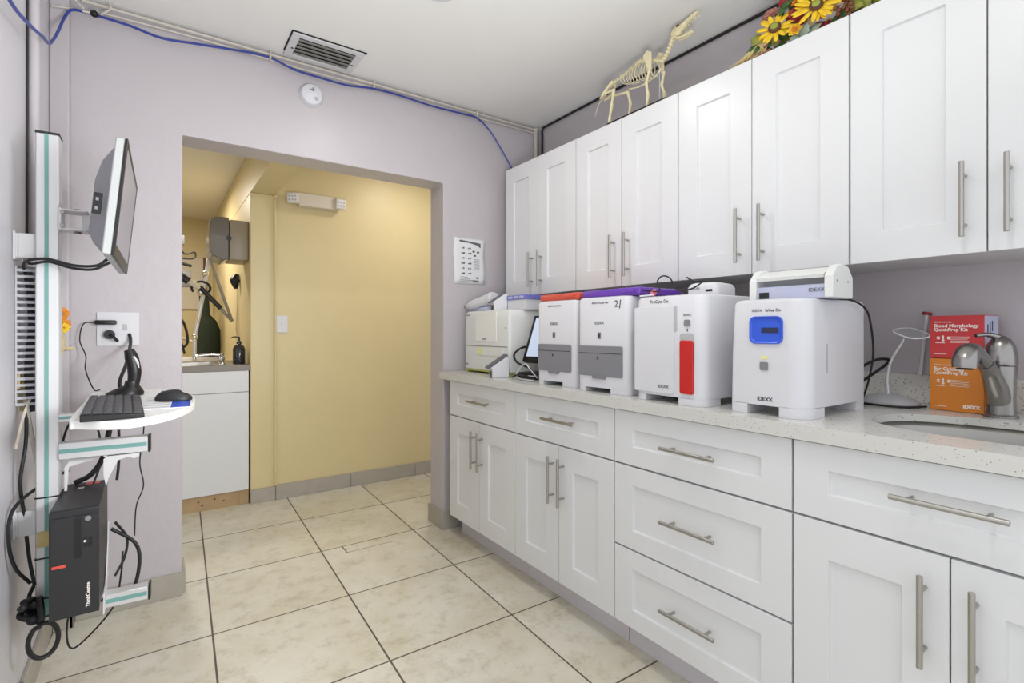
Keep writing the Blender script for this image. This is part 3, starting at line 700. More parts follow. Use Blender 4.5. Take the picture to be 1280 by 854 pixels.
cable('black_cable', [(1.43, 1.87, 0.93), (1.42, 1.93, 0.935), (1.43, 2.0, 0.935), (1.44, 2.05, 0.925), (1.45, 2.08, 0.918)], 0.004, 'cable', 'short black cable tangle on the counter beside the wedge reader')

# ------------------------------------------------------------------ kit boxes
t0 = Vector((1.908, 0.480, CT))
rzk = -0.06
def carton(z, h, d, m, mside, title, label):
    t = thing('test_kit_box', label, 'box', (1.913, 0.480, z), rzk, None)
    b = B(); box(b, 0.0, d, -0.063, 0.063, 0, h-0.001, r=0.001, seg=1); obj('carton', b, m, t)
    b = B(); box(b, 0.002, d-0.002, -0.0640, -0.0625, 0.002, h-0.003); obj('side_panel', b, mside, t)
    k = -0.0007
    text('title', title, 0.0135, (k, 0.052, h-0.037), t, 'white', align='LEFT', bold=0.0003, **TX)
    text('subtitle', 'IDEXX inVue Dx', 0.006, (k, 0.052, h-0.020), t, 'white', align='LEFT', **TX)
    b = B()
    for q in range(5): box(b, k-0.0004, k+0.0008, -0.032+(q % 3)*0.003, 0.014, h-0.064-q*0.0042, h-0.0631-q*0.0042)
    for yy in (0.045, 0.020): 
        for q in range(2): box(b, k-0.0004, k+0.0008, yy-0.007, yy, h-0.066-q*0.005, h-0.063-q*0.005)
    box(b, k-0.0004, k+0.0008, 0.026, 0.048, h-0.0825, h-0.081)
    cyl(b, (k-0.0004, 0.030, h-0.074), (k+0.0008, 0.030, h-0.074), 0.0032); box(b, k-0.0004, k+0.0008, 0.0283, 0.0317, h-0.073, h-0.060)
    obj('small_print', b, 'white', t)
    return t
t = carton(CT+0.0005, 0.154, 0.09, 'boxorg', 'boxorg', 'Ear Cytology\nQuickPrep Kit', 'orange ear cytology kit carton, under the red carton beside the faucet')
b = B(); box(b, -0.0011, 0.0001, 0.022, 0.052, 0.0115, 0.0128); obj('small_print', b, 'white', t)
text('logo', 'IDEXX', 0.013, (-0.0007, -0.035, 0.016), t, 'white', bold=0.0006, **TX)
t = carton(CT+0.155, 0.127, 0.11, 'boxred', 'boxside', 'Blood Morphology\nQuickPrep Kit', 'red blood morphology kit carton stacked on the orange carton')
b = B(); box(b, -0.0011, 0.0001, 0.022, 0.052, 0.0115, 0.0128); obj('small_print', b, 'white', t)
b = B()
for k in range(3): box(b, 0.02+k*0.018, 0.026+k*0.018, -0.0647, -0.0638, 0.06+0.01*k, 0.10+0.005*k)
box(b, 0.02, 0.032, -0.0647, -0.0638, 0.02, 0.045); obj('side_print', b, 'inkd', t)

# ------------------------------------------------------------------ faucet
t = thing('faucet', 'brushed nickel pull-out kitchen faucet behind the sink', 'faucet', (1.895, 0.380, CT))
b = B(); lathe(b, [(0.001, 0), (0.037, 0), (0.037, 0.006), (0.033, 0.010), (0.031, 0.05), (0.032, 0.10), (0.034, 0.140)], seg=28); 
obj('column', b, 'nickel', t)
b = B(); lathe(b, [(0.034, 0.1415), (0.035, 0.146), (0.0345, 0.17), (0.030, 0.195), (0.021, 0.213), (0.010, 0.222), (0.001, 0.224)], seg=28)
tube(b, [(-0.004, 0.004, 0.218), (-0.028, 0.022, 0.226), (-0.052, 0.040, 0.223)], [0.010, 0.006, 0.005], 10); obj('lever', b, 'nickel', t)
b = B(); tube(b, [(0.0, 0.0, 0.030), (-0.026, 0.003, 0.075), (-0.065, 0.008, 0.125), (-0.098, 0.012, 0.150)], [0.028, 0.026, 0.020, 0.0185], 18); obj('spout', b, 'nickel', t)
b = B(); tube(b, [(-0.100, 0.0122, 0.1512), (-0.130, 0.016, 0.168), (-0.160, 0.020, 0.180), (-0.186, 0.024, 0.178), (-0.203, 0.026, 0.160), (-0.205, 0.0265, 0.142)], [0.0175, 0.019, 0.023, 0.026, 0.027, 0.026], 20); obj('spray_head', b, 'nickel', t)
b = B(); lathe(b, [(0.001, -0.003), (0.017, -0.003), (0.019, 0.0), (0.001, 0.001)], (-0.205, 0.0265, 0.1405)); obj('nozzle', b, 'dark', t)

# ------------------------------------------------------------------ desk lamp / magnifier
t = thing('magnifier_stand', 'clear lens magnifier on a curved stem and gray base, left of the kit boxes', 'magnifier', (1.93, 0.655, CT), 0)
b = B(); pts = []
for k in range(28):
    a = 2*math.pi*k/28; pts.append((0.075*math.cos(a)*(1+0.15*math.cos(3*a)), 0.085*math.sin(a)))
loft(b, [[Vector((x, y, 0.003)) for x, y in pts], [Vector((x, y, 0.010)) for x, y in pts], [Vector((x*0.86, y*0.86, 0.020)) for x, y in pts], [Vector((x*0.3+0.01, y*0.3, 0.034)) for x, y in pts]])
obj('base', b, 'lgray', t)
b = B(); loft(b, [[Vector((x*1.03, y*1.03, 0)) for x, y in pts], [Vector((x*1.03, y*1.03, 0.0032)) for x, y in pts]]); obj('base_pad', b, 'dark', t)
b = B(); tube(b, [(0.0, -0.002, 0.028), (-0.004, 0.0, 0.08), (-0.006, -0.012, 0.14), (-0.008, -0.040, 0.195), (-0.008, -0.046, 0.212)], [0.0065, 0.006, 0.0045, 0.004, 0.0045], 10); obj('stem', b, 'alu', t)
b = B(); rim = []
for k in range(25):
    a = 2*math.pi*k/24; r = 1+0.22*math.cos(2*a)
    rim.append((-0.012+0.02*math.sin(a), -0.066+0.038*math.cos(a)*r, 0.228+0.008*math.cos(a)+0.014*math.sin(a)))
tube(b, rim, 0.0022, 6, False); obj('lens_rim', b, 'plastic', t)
b = B(); lo = [Vector(p) for p in rim[:-1]]; loft(b, [[p+Vector((0.0012, 0, -0.001)) for p in lo], [p+Vector((-0.0012, 0, 0.001)) for p in lo]]); obj('lens', b, 'clear', t)
cable('magnifier_cable', [(1.88, 0.74, 0.9165), (1.86, 0.70, 0.9165), (1.85, 0.62, 0.9165), (1.88, 0.575, 0.9165), (1.93, 0.555, 0.9165)], 0.003, 'cable', 'black cord lying around the magnifier base')
zt = CT+0.33
cable('power_cable', [(1.60, 0.69, zt), (1.63, 0.643, zt-0.006), (1.70, 0.632, zt-0.03), (1.76, 0.64, zt-0.08), (1.79, 0.645, 1.08), (1.80, 0.66, 1.0), (1.81, 0.68, 0.94), (1.83, 0.70, 0.92)], 0.003, 'cable', 'black power cable hanging from the ivory reader past the large analyzer')
cable('thick_cable_loop', [(1.80, 0.715, 1.0), (1.84, 0.70, 1.03), (1.90, 0.675, 1.055), (1.95, 0.66, 1.055), (1.95, 0.665, 1.04), (1.88, 0.69, 1.0), (1.82, 0.70, 0.975), (1.80, 0.71, 0.93)], 0.0048, 'cable', 'thick black cable loop behind the large analyzer')
cable('dark_cable_coil', [(1.82, 0.745, 0.918), (1.83, 0.72, 0.95), (1.85, 0.70, 0.965), (1.84, 0.73, 0.935), (1.82, 0.71, 0.95), (1.80, 0.72, 0.985), (1.83, 0.745, 0.96), (1.86, 0.75, 0.93), (1.88, 0.74, 0.918)], 0.004, 'cable', 'tangled black coil of cable on the counter beside the magnifier')
b = B(); tube(b, [(2.03, 0.60, 1.006), (2.04, 0.585, 1.20)], 0.005, 8, False); o = obj('rod', b, 'plastic', None)
b2 = B(); cyl(b2, (2.04, 0.585, 1.20), (2.041, 0.584, 1.208), 0.013); o2 = obj('cap', b2, 'maroon', o); tag(o, 'thin white rod with a dark red cap behind the red carton', 'rod')
t = thing('brass_fitting', 'small orange brass fitting on the counter between the two large analyzers', 'fitting', (1.60, 0.94, CT+0.0005))
b = B(); lathe(b, [(0.001, 0), (0.008, 0), (0.008, 0.012), (0.005, 0.016), (0.001, 0.017)]); obj('knob', b, 'orange', t)
b = B(); tube(b, [(0.006, 0, 0.006), (0.04, 0.01, 0.006)], 0.003, 8, False); obj('tube', b, 'cable', t)

# ------------------------------------------------------------------ skeleton
ZU = 1.35+0.768
t = thing('animal_skeleton', 'cream model skeleton of a four-legged animal standing on top of the wall cabinets', 'skeleton', (1.80, 1.60, ZU))
b = B(); box(b, -0.055, 0.075, -0.215, 0.12, 0.0005, 0.009, r=0.001, seg=1); obj('base_board', b, 'black', t)
def P(y, z, x=0.0): return Vector((x+0.01, y-1.60, z-ZU))
# spine with vertebrae
sp = [P(1.795, 2.305), P(1.745, 2.338), P(1.672, 2.352), P(1.607, 2.366), P(1.569, 2.372), P(1.53, 2.362), P(1.48, 2.338), P(1.449, 2.322)]
nk = [P(1.449, 2.322), P(1.428, 2.338), P(1.412, 2.362), P(1.398, 2.388), P(1.388, 2.405)]
b = B(); tube(b, sp, 0.004, 8)
for i, p in enumerate(smooth_path(sp, 4)):
    sph(b, p, 0.0078, (1.2, 0.75, 1), 8, 6); cyl(b, p, p+Vector((0, 0.005, 0.016)), 0.0026, 0.0012, 6)
    for s in (-1, 1): cyl(b, p, p+Vector((s*0.013, 0, 0.002)), 0.002, 0.001, 6)
obj('spine', b, 'bone', t)
b = B(); tube(b, nk, 0.005, 8)
for p in smooth_path(nk, 2): sph(b, p, 0.0098, (1.25, 0.9, 0.8), 8, 6); cyl(b, p, p+Vector((0, 0.01, 0.010)), 0.004, 0.002, 6)
obj('neck', b, 'bone', t)
b = B(); tube(b, [P(1.80, 2.30), P(1.84, 2.275), P(1.865, 2.225)], [0.003, 0.0018, 0.0012], 6); obj('tail', b, 'bone', t)
b = B()
for k in range(11):
    f = k/10; y = 1.66-0.175*f; z = 2.358+0.006*math.sin(f*3)
    if f > 0.6: z -= (f-0.6)*0.05
    hh = 0.05+0.030*math.sin(f*2.6)
    for s in (-1, 1):
        tube(b, [P(y, z), P(y+0.004, z-0.012, s*0.020), P(y+0.010, z-hh*0.6, s*0.026), P(y+0.004, z-hh, s*0.014), P(y-0.006, z-hh-0.006, s*0.003)], 0.0016, 5, n=3)
tube(b, [P(1.64, 2.275), P(1.57, 2.262), P(1.49, 2.272), P(1.455, 2.295)], 0.0034, 6)
obj('rib_cage', b, 'bone', t)
for s in (-1, 1):
    dy = 0.0 if s < 0 else -0.045
    b = B()   # scapula
    prism(b, [(1.532+dy*0.5-1.60, 2.372-ZU), (1.512+dy*0.5-1.60, 2.388-ZU), (1.486+dy*0.5-1.60, 2.372-ZU), (1.486+dy*0.5-1.60, 2.30-ZU), (1.502+dy*0.5-1.60, 2.29-ZU)], 0.01+s*0.027, 0.01+s*0.030, 'x')
    obj('shoulder_blade', b, 'bone', t)
    b = B()
    if s < 0: A = [P(1.497, 2.298, -0.026), P(1.517, 2.248, -0.026), P(1.505, 2.190, -0.028), P(1.512, 2.135, -0.028)]
    else: A = [P(1.462, 2.29, 0.026), P(1.474, 2.235, 0.026), P(1.460, 2.192, 0.028), P(1.462, 2.135, 0.028)]
    for a, c in zip(A, A[1:]): tube(b, [a, (a+c)/2, c], [0.0080, 0.0054, 0.0075], 8, False); sph(b, c, 0.007, u=8, v=6)
    sph(b, A[-1]+Vector((0, -0.006, -0.004)), 0.007, (1, 1.8, 0.7), 8, 6)
    for q in (-1, 0, 1): cyl(b, A[-1], A[-1]+Vector((q*0.006-0.002, -0.02, -0.005)), 0.0026, 0.0016, 6)
    obj('front_leg', b, 'bone', t)
    b = B()
    if s < 0: A = [P(1.782, 2.300, -0.022), P(1.712, 2.292, -0.026), P(1.728, 2.215, -0.026), P(1.741, 2.155, -0.026), P(1.735, 2.135, -0.026)]
    else: A = [P(1.770, 2.298, 0.022), P(1.672, 2.280, 0.026), P(1.654, 2.220, 0.026), P(1.664, 2.165, 0.026), P(1.650, 2.135, 0.026)]
    for a, c in zip(A, A[1:]): tube(b, [a, (a+c)/2, c], [0.0084, 0.0058, 0.0076], 8, False); sph(b, c, 0.0075, u=8, v=6)
    for q in (-1, 0, 1): cyl(b, A[-1], A[-1]+Vector((q*0.006-0.002, -0.02, -0.005)), 0.0026, 0.0016, 6)
    obj('hind_leg', b, 'bone', t)
b = B()
for s in (-1, 1):
    tube(b, [P(1.735, 2.345, s*0.008), P(1.755, 2.325, s*0.020), P(1.785, 2.300, s*0.022), P(1.815, 2.292, s*0.012)], [0.010, 0.006, 0.009, 0.005], 8)
obj('pelvis', b, 'bone', t)
b = B()   # skull
hd = Matrix.Translation(P(1.375, 2.414)) @ Matrix.Scale(1.15, 4) @ Matrix.Rotation(math.radians(-10), 4, 'X')
xf(b, hd, sph, (0, 0, 0), 0.020, (0.85, 1.2, 1.0), 14, 10)
def snout(bm):
    lps = []
    for y, zc, rx, rz_ in ((-0.005, 0.0, 0.017, 0.015), (-0.03, 0.004, 0.013, 0.011), (-0.055, 0.010, 0.009, 0.008), (-0.085, 0.014, 0.007, 0.006), (-0.098, 0.012, 0.004, 0.004)):
        lps.append([Vector((rx*math.cos(a*math.pi/6), y, zc+rz_*math.sin(a*math.pi/6))) for a in range(12)])
    loft(bm, lps)
xf(b, hd, snout)
for s in (-1, 1): xf(b, hd, tube, [(s*0.016, 0.01, -0.006), (s*0.021, -0.015, -0.004), (s*0.013, -0.035, 0.0)], 0.003, 6)
for k in range(7):
    for s in (-1, 1): xf(b, hd, cyl, (s*0.007, -0.045-k*0.008, 0.004), (s*0.007, -0.046-k*0.008, -0.006), 0.0022, 0.0008, 6)
sk_ = obj('skull', b, 'bone', t)
b = B()
for s in (-1, 1): xf(b, hd, sph, (s*0.0135, -0.016, 0.008), 0.0062, (0.6, 1, 1), 8, 6)
obj('eye_socket', b, 'seed', sk_)
b = B(); jd = Matrix.Translation(P(1.372, 2.400)) @ Matrix.Rotation(math.radians(14), 4, 'X')
for s in (-1, 1): xf(b, jd, tube, [(s*0.014, 0.008, 0.0), (s*0.012, -0.01, -0.016), (s*0.008, -0.045, -0.014), (s*0.003, -0.08, -0.002)], [0.004, 0.0055, 0.0045, 0.003], 8)
for k in range(6):
    for s in (-1, 1): xf(b, jd, cyl, (s*0.006, -0.040-k*0.007, -0.012+k*0.002), (s*0.006, -0.041-k*0.007, -0.002+k*0.002), 0.002, 0.0008, 6)
obj('jaw', b, 'bone', t)
b = B(); cyl(b, (0.01, -0.135, 0.009), (0.01, -0.135, 0.20), 0.0016, seg=6); obj('support_rod', b, 'alu', t)

# ------------------------------------------------------------------ flower arrangement
t = thing('flower_arrangement', 'artificial sunflower garland lying on top of the rightmost wall cabinets', 'flowers', (1.80, 0.90, ZU+0.001))
def petal_ring(bm, c, nrm, n, r0, r1, wd, cup, jit=0.12):
    z = Vector(nrm).normalized(); x = z.cross(Vector((0, 0, 1))).normalized(); y = z.cross(x)
    for k in range(n):
        a = 2*math.pi*k/n+random.uniform(-jit, jit); L = r1*random.uniform(0.88, 1.08)
        d = x*math.cos(a)+y*math.sin(a); s = z.cross(d)
        cols = []
        for f, ww, h in ((0.0, 0.35, 0.0), (0.35, 0.95, 0.25), (0.7, 1.0, 0.4), (0.9, 0.6, 0.42), (1.0, 0.08, 0.36)):
            p = c+d*(r0+(L-r0)*f)+z*(cup*h)
            cols.append((p-s*wd*ww, p+z*(-0.25*wd*ww), p+s*wd*ww))
        vs = [[bm.verts.new(q) for q in cc] for cc in cols]
        for A, C in zip(vs, vs[1:]):
            for j in range(2): bm.faces.new((A[j], A[j+1], C[j+1], C[j]))
def L3(y, z, x=1.78): return Vector((x-1.80, y-0.90, z-ZU-0.001))
def solid(o, th=0.0008):
    m = o.modifiers.new('s', 'SOLIDIFY'); m.thickness = th; return o
for (y, z, x, R, nn, ps, ms) in ((0.937, 2.206, 1.772, 0.064, 13, 'greenc', 'petal'), (0.797, 2.208, 1.765, 0.072, 14, 'greenc', 'petal')):
    c = L3(y, z, x); nr = Vector((-0.85, -0.3, 0.25 if y > 0.9 else 0.3))
    b = B(); petal_ring(b, c, nr, nn, 0.012, R, 0.0075, 0.012, 0.25); petal_ring(b, c-nr.normalized()*0.004, nr, nn-5, 0.012, R*0.92, 0.0075, 0.004, 0.4)
    f = solid(obj('sunflower', b, ms, t))
    b = B(); z_ = nr.normalized(); loft(b, [ring(c-z_*0.004, z_, 0.021, 18), ring(c+z_*0.005, z_, 0.021, 18), ring(c+z_*0.009, z_, 0.014, 18)]); obj('seed_ring', b, 'seed', f)
    b = B(); loft(b, [ring(c+z_*0.004, z_, 0.013, 14), ring(c+z_*0.012, z_, 0.012, 14), ring(c+z_*0.014, z_, 0.006, 14)]); obj('flower_centre', b, ps, f)
def blob_flower(y, z, x, R, m, n=9, lay=3, name='blossom'):
    b = B(); c = L3(y, z, x); nr = Vector((-0.9, random.uniform(-.4, .3), random.uniform(0, .5)))
    for l in range(lay): petal_ring(b, c+nr.normalized()*0.004*l, nr, n-l, 0.002, R*(1-0.26*l), R*0.26, R*0.45, 0.3)
    return solid(obj(name, b, m, t))
blob_flower(0.866, 2.163, 1.765, 0.024, 'petal'); blob_flower(0.861, 2.160, 1.758, 0.013, 'orange')
for y, z, R, m in ((0.885, 2.235, 0.034, 'maroon'), (0.87, 2.205, 0.028, 'maroon'), (0.965, 2.272, 0.036, 'mauve'), (1.01, 2.142, 0.022, 'mauve'), (0.975, 2.140, 0.020, 'mauve'),
                   (0.86, 2.285, 0.040, 'orange'), (0.81, 2.15, 0.030, 'maroon'), (1.05, 2.14, 0.022, 'mauve'), (1.075, 2.130, 0.016, 'mauve'), (1.03, 2.175, 0.02, 'straw'), (1.09, 2.125, 0.014, 'berry'), (0.905, 2.30, 0.034, 'maroon'), (0.76, 2.30, 0.05, 'petal'), (0.785, 2.14, 0.026, 'maroon')):
    blob_flower(y, z, 1.80, R, m)
def leaf_(y, z, x, L, m, dirv, name='leaf'):
    b = B(); c = L3(y, z, x); d = Vector(dirv).normalized(); nr = Vector((-1, 0.2, 0.3)).normalized(); s = nr.cross(d).normalized()
    vs = []
    for f, w in ((0, 0.05), (0.2, 0.3), (0.4, 0.42), (0.55, 0.30), (0.65, 0.36), (0.85, 0.18), (1, 0.02)):
        p = c+d*L*f+nr*0.12*L*math.sin(f*3)
        vs.append([b.verts.new(q) for q in (p-s*w*L, p+nr*0.03*L, p+s*w*L)])
    for A, C in zip(vs, vs[1:]):
        for j in range(2): b.faces.new((A[j], A[j+1], C[j+1], C[j]))
    return solid(obj(name, b, m, t))
for y, z, L, m, d in ((0.925, 2.275, 0.045, 'leaf', (0, -1, .2)), (0.94, 2.255, 0.05, 'leaf', (0, -1, .3)), (0.85, 2.130, 0.055, 'sage', (0, -.3, 1)), (0.835, 2.135, 0.05, 'sage', (0, -1, .5)),
                      (0.86, 2.135, 0.04, 'sage', (0, 1, .6)), (0.77, 2.13, 0.06, 'leaf', (0, -1, .3)), (0.74, 2.14, 0.06, 'leaf', (0, -1, .8)), (0.90, 2.13, 0.05, 'leaf', (0, 1, .3)),
                      (0.99, 2.19, 0.05, 'olive', (0, .8, .5)), (1.0, 2.17, 0.05, 'leaf', (0, 1, .1)), (0.89, 2.16, 0.045, 'leaf', (0, -.2, 1)), (0.83, 2.25, 0.05, 'leaf', (0, 1, .3))):
    leaf_(y, z, 1.79, L, m, d)
for k in range(46):
    y = random.uniform(0.76, 1.03); zz = 2.122+random.uniform(0, 1)*min(0.15, (1.09-y)*0.9)
    leaf_(y, zz, 1.80+random.uniform(0, .04), random.uniform(0.03, 0.05), random.choice(['olive', 'leaf', 'leaf', 'maroon', 'mauve', 'straw']), (0, random.uniform(-1, 1), random.uniform(-.1, 1)))
for k in range(26):
    y = random.uniform(0.56, 0.75); leaf_(y, 2.125+random.uniform(0, 0.11), 1.77+random.uniform(0, .08), random.uniform(0.03, 0.06), random.choice(['olive', 'olive', 'leaf']), (0, random.uniform(-1, 1), random.uniform(-.2, 1)))
for k in range(22):
    b = B(); sph(b, L3(random.uniform(0.68, 0.745), 2.16+random.uniform(-0.03, 0.05), 1.765+random.uniform(0, 0.02)), 0.0075, u=8, v=6); obj('berry', b, 'berry', t)
for k in range(22):
    y = 1.0+k*0.004; z = 2.125+random.uniform(0.0, 0.03)
    b = B(); tube(b, [L3(0.98, 2.15+random.uniform(0, .06), 1.80), L3(1.02+random.uniform(-.01, .01), 2.14+random.uniform(0, .045), 1.79), L3(y+0.03, z*0.4+2.122*0.6, 1.765)], [0.003, 0.0025, 0.001], 5, n=3); obj('straw_stem', b, 'straw', t)

# ------------------------------------------------------------------ workstation rail on the left wall
t = thing('wall_rail', 'tall aluminium wall rail with teal inset that carries the workstation', 'rail', (-0.258, 2.00, 0.325))
b = B(); box(b, -0.026, 0.026, -0.020, 0.045, 0, 1.395, r=0.003, seg=1); obj('extrusion', b, 'alu', t)
b = B(); box(b, -0.006, 0.003, -0.0215, -0.0195, 0.001, 1.394); obj('inset_strip', b, 'teal', t)
b = B(); box(b, -0.027, 0.027, -0.021, 0.046, 1.395, 1.400); box(b, -0.027, 0.027, -0.021, 0.046, -0.004, 0); obj('end_cap', b, 'dark', t)
for z in (0.270, 1.068):
    b = B(); box(b, -0.064, -0.026, -0.004, 0.0, z-0.035, z+0.035); box(b, -0.076, -0.070, -0.004, 0.05, z-0.04, z+0.04); box(b, -0.076, -0.02, 0.0, 0.004, z-0.035, z+0.035)
    obj('wall_bracket', b, 'cabbody', t, bev=0.001)
for z in (0.05, 0.165, 0.34):
    b = B(); box(b, -0.0275, 0.0275, -0.0225, 0.047, z, z+0.004); obj('strap', b, 'black', t)
b = B(); box(b, -0.022, 0.014, -0.0222, -0.0215, 0.20, 0.245); obj('tape_scrap', b, 'straw', t)
# arms
rail = t
def arm(x0, x1, y, z, h):
    b = B(); box(b, 0, x1-x0, -0.02, 0.02, -h/2, h/2, r=0.002, seg=1)
    t = obj('arm', b, 'alu', rail, loc=(x0+0.258, y-2.0, z-0.325)); t.rotation_euler = (0, 0, -0.06)
    b = B(); box(b, 0.002, x1-x0-0.004, -0.0215, -0.0195, -0.006, 0.006); obj('inset_strip', b, 'teal', t)
    b = B(); box(b, x1-x0, x1-x0+0.005, -0.022, 0.022, -h/2-0.002, h/2+0.002); obj('end_cap', b, 'black', t)
arm(-0.232, -0.018, 1.99, 0.796, 0.048)
arm(-0.128, -0.018, 1.99, 0.328, 0.040)
# shelf
t = thing('keyboard_shelf', 'white round-nosed keyboard shelf fixed to the wall rail', 'shelf', (0, 0, 0.903))
out = [(-0.165, 1.66), (-0.10, 1.605), (-0.05, 1.60), (0.01, 1.645), (0.055, 1.72), (0.088, 1.82), (0.103, 1.93), (0.105, 2.04), (0.095, 2.16), (0.07, 2.27), (0.02, 2.36), (-0.05, 2.40), (-0.12, 2.40), (-0.185, 2.38), (-0.185, 2.06), (-0.18, 1.70)]
op = [(p.x, p.y) for p in smooth_path([(x, y, 0) for x, y in out]+[(out[0][0], out[0][1], 0)], 4)][:-1]
b = B(); prism(b, op, 0, 0.022); obj('top', b, 'desk', t, bev=0.004)
b = B(); box(b, -0.232, -0.15, 1.97, 2.01, -0.02, 0.0); obj('bracket', b, 'alu', t)
b = B(); box(b, -0.231, -0.151, 1.9685, 1.9705, -0.013, -0.005); obj('inset_strip', b, 'teal', t)
# keyboard
t = thing('keyboard', 'slim charcoal keyboard on the white shelf', 'keyboard', (-0.095, 1.84, 0.9257), 0.04)
b = B(); prism(b, [(-0.066, 0), (0.062, 0), (0.062, 0.010), (-0.066, 0.018)], -0.225, 0.225, 'y'); obj('base', b, 'black', t, bev=0.002)
for r_ in range(6):
    x = -0.054+r_*0.0205; zt = 0.018-(x+0.066)/0.128*0.008
    b = B()
    for k in range(18):
        if r_ == 5 and 5 < k < 11: continue
        y = -0.216+k*0.0242
        box(b, x-0.0085, x+0.0085, y, y+0.0205, zt, zt+0.004, r=0.0015, seg=1)
    if r_ == 5: box(b, x-0.0085, x+0.0085, -0.216+6*0.0242, -0.216+11*0.0242-0.004, zt, zt+0.004, r=0.0015, seg=1)
    obj('key_row', b, 'keycap', t)
# mouse pad card and mouse
t = thing('mouse_pad', 'blue and white printed card under the mouse on the shelf', 'mouse pad', (0.03, 1.92, 0.9257), -0.05)
b = B(); box(b, -0.062, 0.062, -0.16, 0.15, 0, 0.0022); obj('card', b, 'paper', t)
b = B(); box(b, 0.012, 0.060, -0.158, 0.12, 0.0022, 0.0028); obj('blue_print', b, 'bluep', t)
b = B()
for k in range(5): box(b, -0.055, 0.008, -0.14+k*0.05, -0.125+k*0.05, 0.0022, 0.0027)
obj('gray_print', b, 'lgray', t)
t = thing('computer_mouse', 'black computer mouse on the card at the nose of the shelf', 'mouse', (0.046, 1.93, 0.929), -0.35)
b = B(); sph(b, (0, 0, 0.006), 0.03, (1.75, 1.05, 0.95), 20, 12)
for v in b.verts:
    if v.co.z < 0: v.co.z = 0
    if v.co.x > 0.02: v.co.z *= 0.8
obj('shell', b, 'dark', t)
b = B(); cyl(b, (-0.03, -0.003, 0.027), (-0.03, 0.003, 0.027), 0.005); obj('scroll_wheel', b, 'gray', t)
# barcode scanner in stand
t = thing('barcode_scanner', 'black handheld barcode scanner upright in its stand at the back of the shelf', 'scanner', (-0.075, 2.20, 0.9257), 0.0)
b = B(); lps = []
for z, rx, ry, cx in ((0.0, 0.052, 0.040, -0.012), (0.010, 0.054, 0.042, -0.012), (0.022, 0.040, 0.034, -0.004), (0.034, 0.022, 0.022, 0.006), (0.05, 0.020, 0.02, 0.008)):
    lps.append([Vector((cx+rx*math.cos(a*math.pi/10), ry*math.sin(a*math.pi/10), z)) for a in range(20)])
loft(b, lps); obj('stand', b, 'black', t)
b = B(); tube(b, [(0.010, 0, 0.03), (0.014, 0, 0.08), (0.006, 0, 0.13), (-0.002, 0, 0.158)], [0.017, 0.020, 0.020, 0.014], 14); obj('grip', b, 'black', t)
b = B(); tube(b, [(0.012, -0.02, 0.135), (0.022, -0.017, 0.115), (0.026, -0.014, 0.095)], [0.003, 0.004, 0.002], 8); obj('trigger', b, 'plastic', t)
cable('scanner_cable', [(-0.09, 2.635, 1.135), (-0.085, 2.60, 1.10), (-0.09, 2.4, 1.03), (-0.105, 2.28, 0.97), (-0.10, 2.25, 0.932)], 0.006, 'cable', 'thick black cord from the wall outlet down behind the scanner')
# outlet
t = thing('wall_outlet', 'white double wall plate with a plug and a data jack on the lilac wall', 'outlet', (-0.127, 2.645, 1.155))
b = B(); prism(b, rrect(-0.069, 0.069, -0.069, 0.069, [0.004]*4, 3), -0.006, 0.0, 'y'); obj('plate', b, 'plastic', t, bev=0.0015)
b = B(); lathe(b, [(0.001, -0.008), (0.017, -0.008), (0.018, -0.005)], (-0.03, 0, -0.02), 20, 'y'); obj('socket', b, 'lgray', t)
b = B(); box(b, 0.015, 0.030, -0.008, -0.005, -0.005, 0.02, r=0.001, seg=1); obj('data_jack', b, 'lgray', t)
b = B(); box(b, -0.074, -0.004, -0.038, -0.006, 0.018, 0.036, r=0.005); tag(obj('power_adapter', b, 'black', None, loc=(-0.127, 2.645, 1.155)), 'small black plug adapter in the upper socket of the wall outlet', 'plug')
b = B(); lathe(b, [(0.001, -0.036), (0.014, -0.036), (0.018, -0.025), (0.019, -0.006)], (-0.028, 0, -0.022), 18, 'y'); tube(b, [(-0.028, -0.03, -0.022), (-0.015, -0.04, -0.03), (0.0, -0.035, -0.05)], 0.006, 8)
tag(obj('power_plug', b, 'black', None, loc=(-0.127, 2.645, 1.155)), 'round black plug in the lower socket of the wall outlet', 'plug')
cable('adapter_cable', [(-0.20, 2.62, 1.182), (-0.235, 2.62, 1.175), (-0.245, 2.61, 1.11), (-0.225, 2.59, 1.05), (-0.22, 2.52, 1.0), (-0.19, 2.44, 0.932), (-0.17, 2.41, 0.93)], 0.0022, 'cable', 'thin black cord curving down from the outlet adapter')

# monitor
t = thing('computer_monitor', 'flat computer monitor on an arm, seen from its side', 'monitor', (-0.099, 1.935, 1.345), -0.012)
T = math.radians(5.5)
Rm = Matrix.Rotation(T, 4, 'Y')
b = B(); xf(b, Rm, box, -0.012, 0.008, -0.275, 0.275, 0.0, 0.305, r=0.003, seg=1); obj('casing', b, 'mongray', t)
b = B(); xf(b, Rm, box, 0.008, 0.014, -0.276, 0.276, -0.001, 0.306, r=0.001, seg=1); obj('bezel', b, 'black', t)
b = B(); xf(b, Rm, box, 0.0135, 0.0145, -0.250, 0.215, 0.030, 0.285); obj('screen', b, 'screen', t)
b = B()
lps = []
for x, s in ((-0.012, 0.0), (-0.040, 0.035), (-0.056, 0.075)):
    lps.append([Rm @ Vector((x, y, z)) for y, z in rrect(-0.26+s*1.5, 0.26-s*1.5, 0.012+s*0.7, 0.29-s*0.9, [0.02]*4, 4)])
loft(b, lps); obj('back_cover', b, 'gray', t)
b = B(); xf(b, Rm, box, -0.042, -0.024, -0.262, -0.258, 0.10, 0.155, r=0.001, seg=1); o = obj('port_panel', b, 'black', t)
b = B()
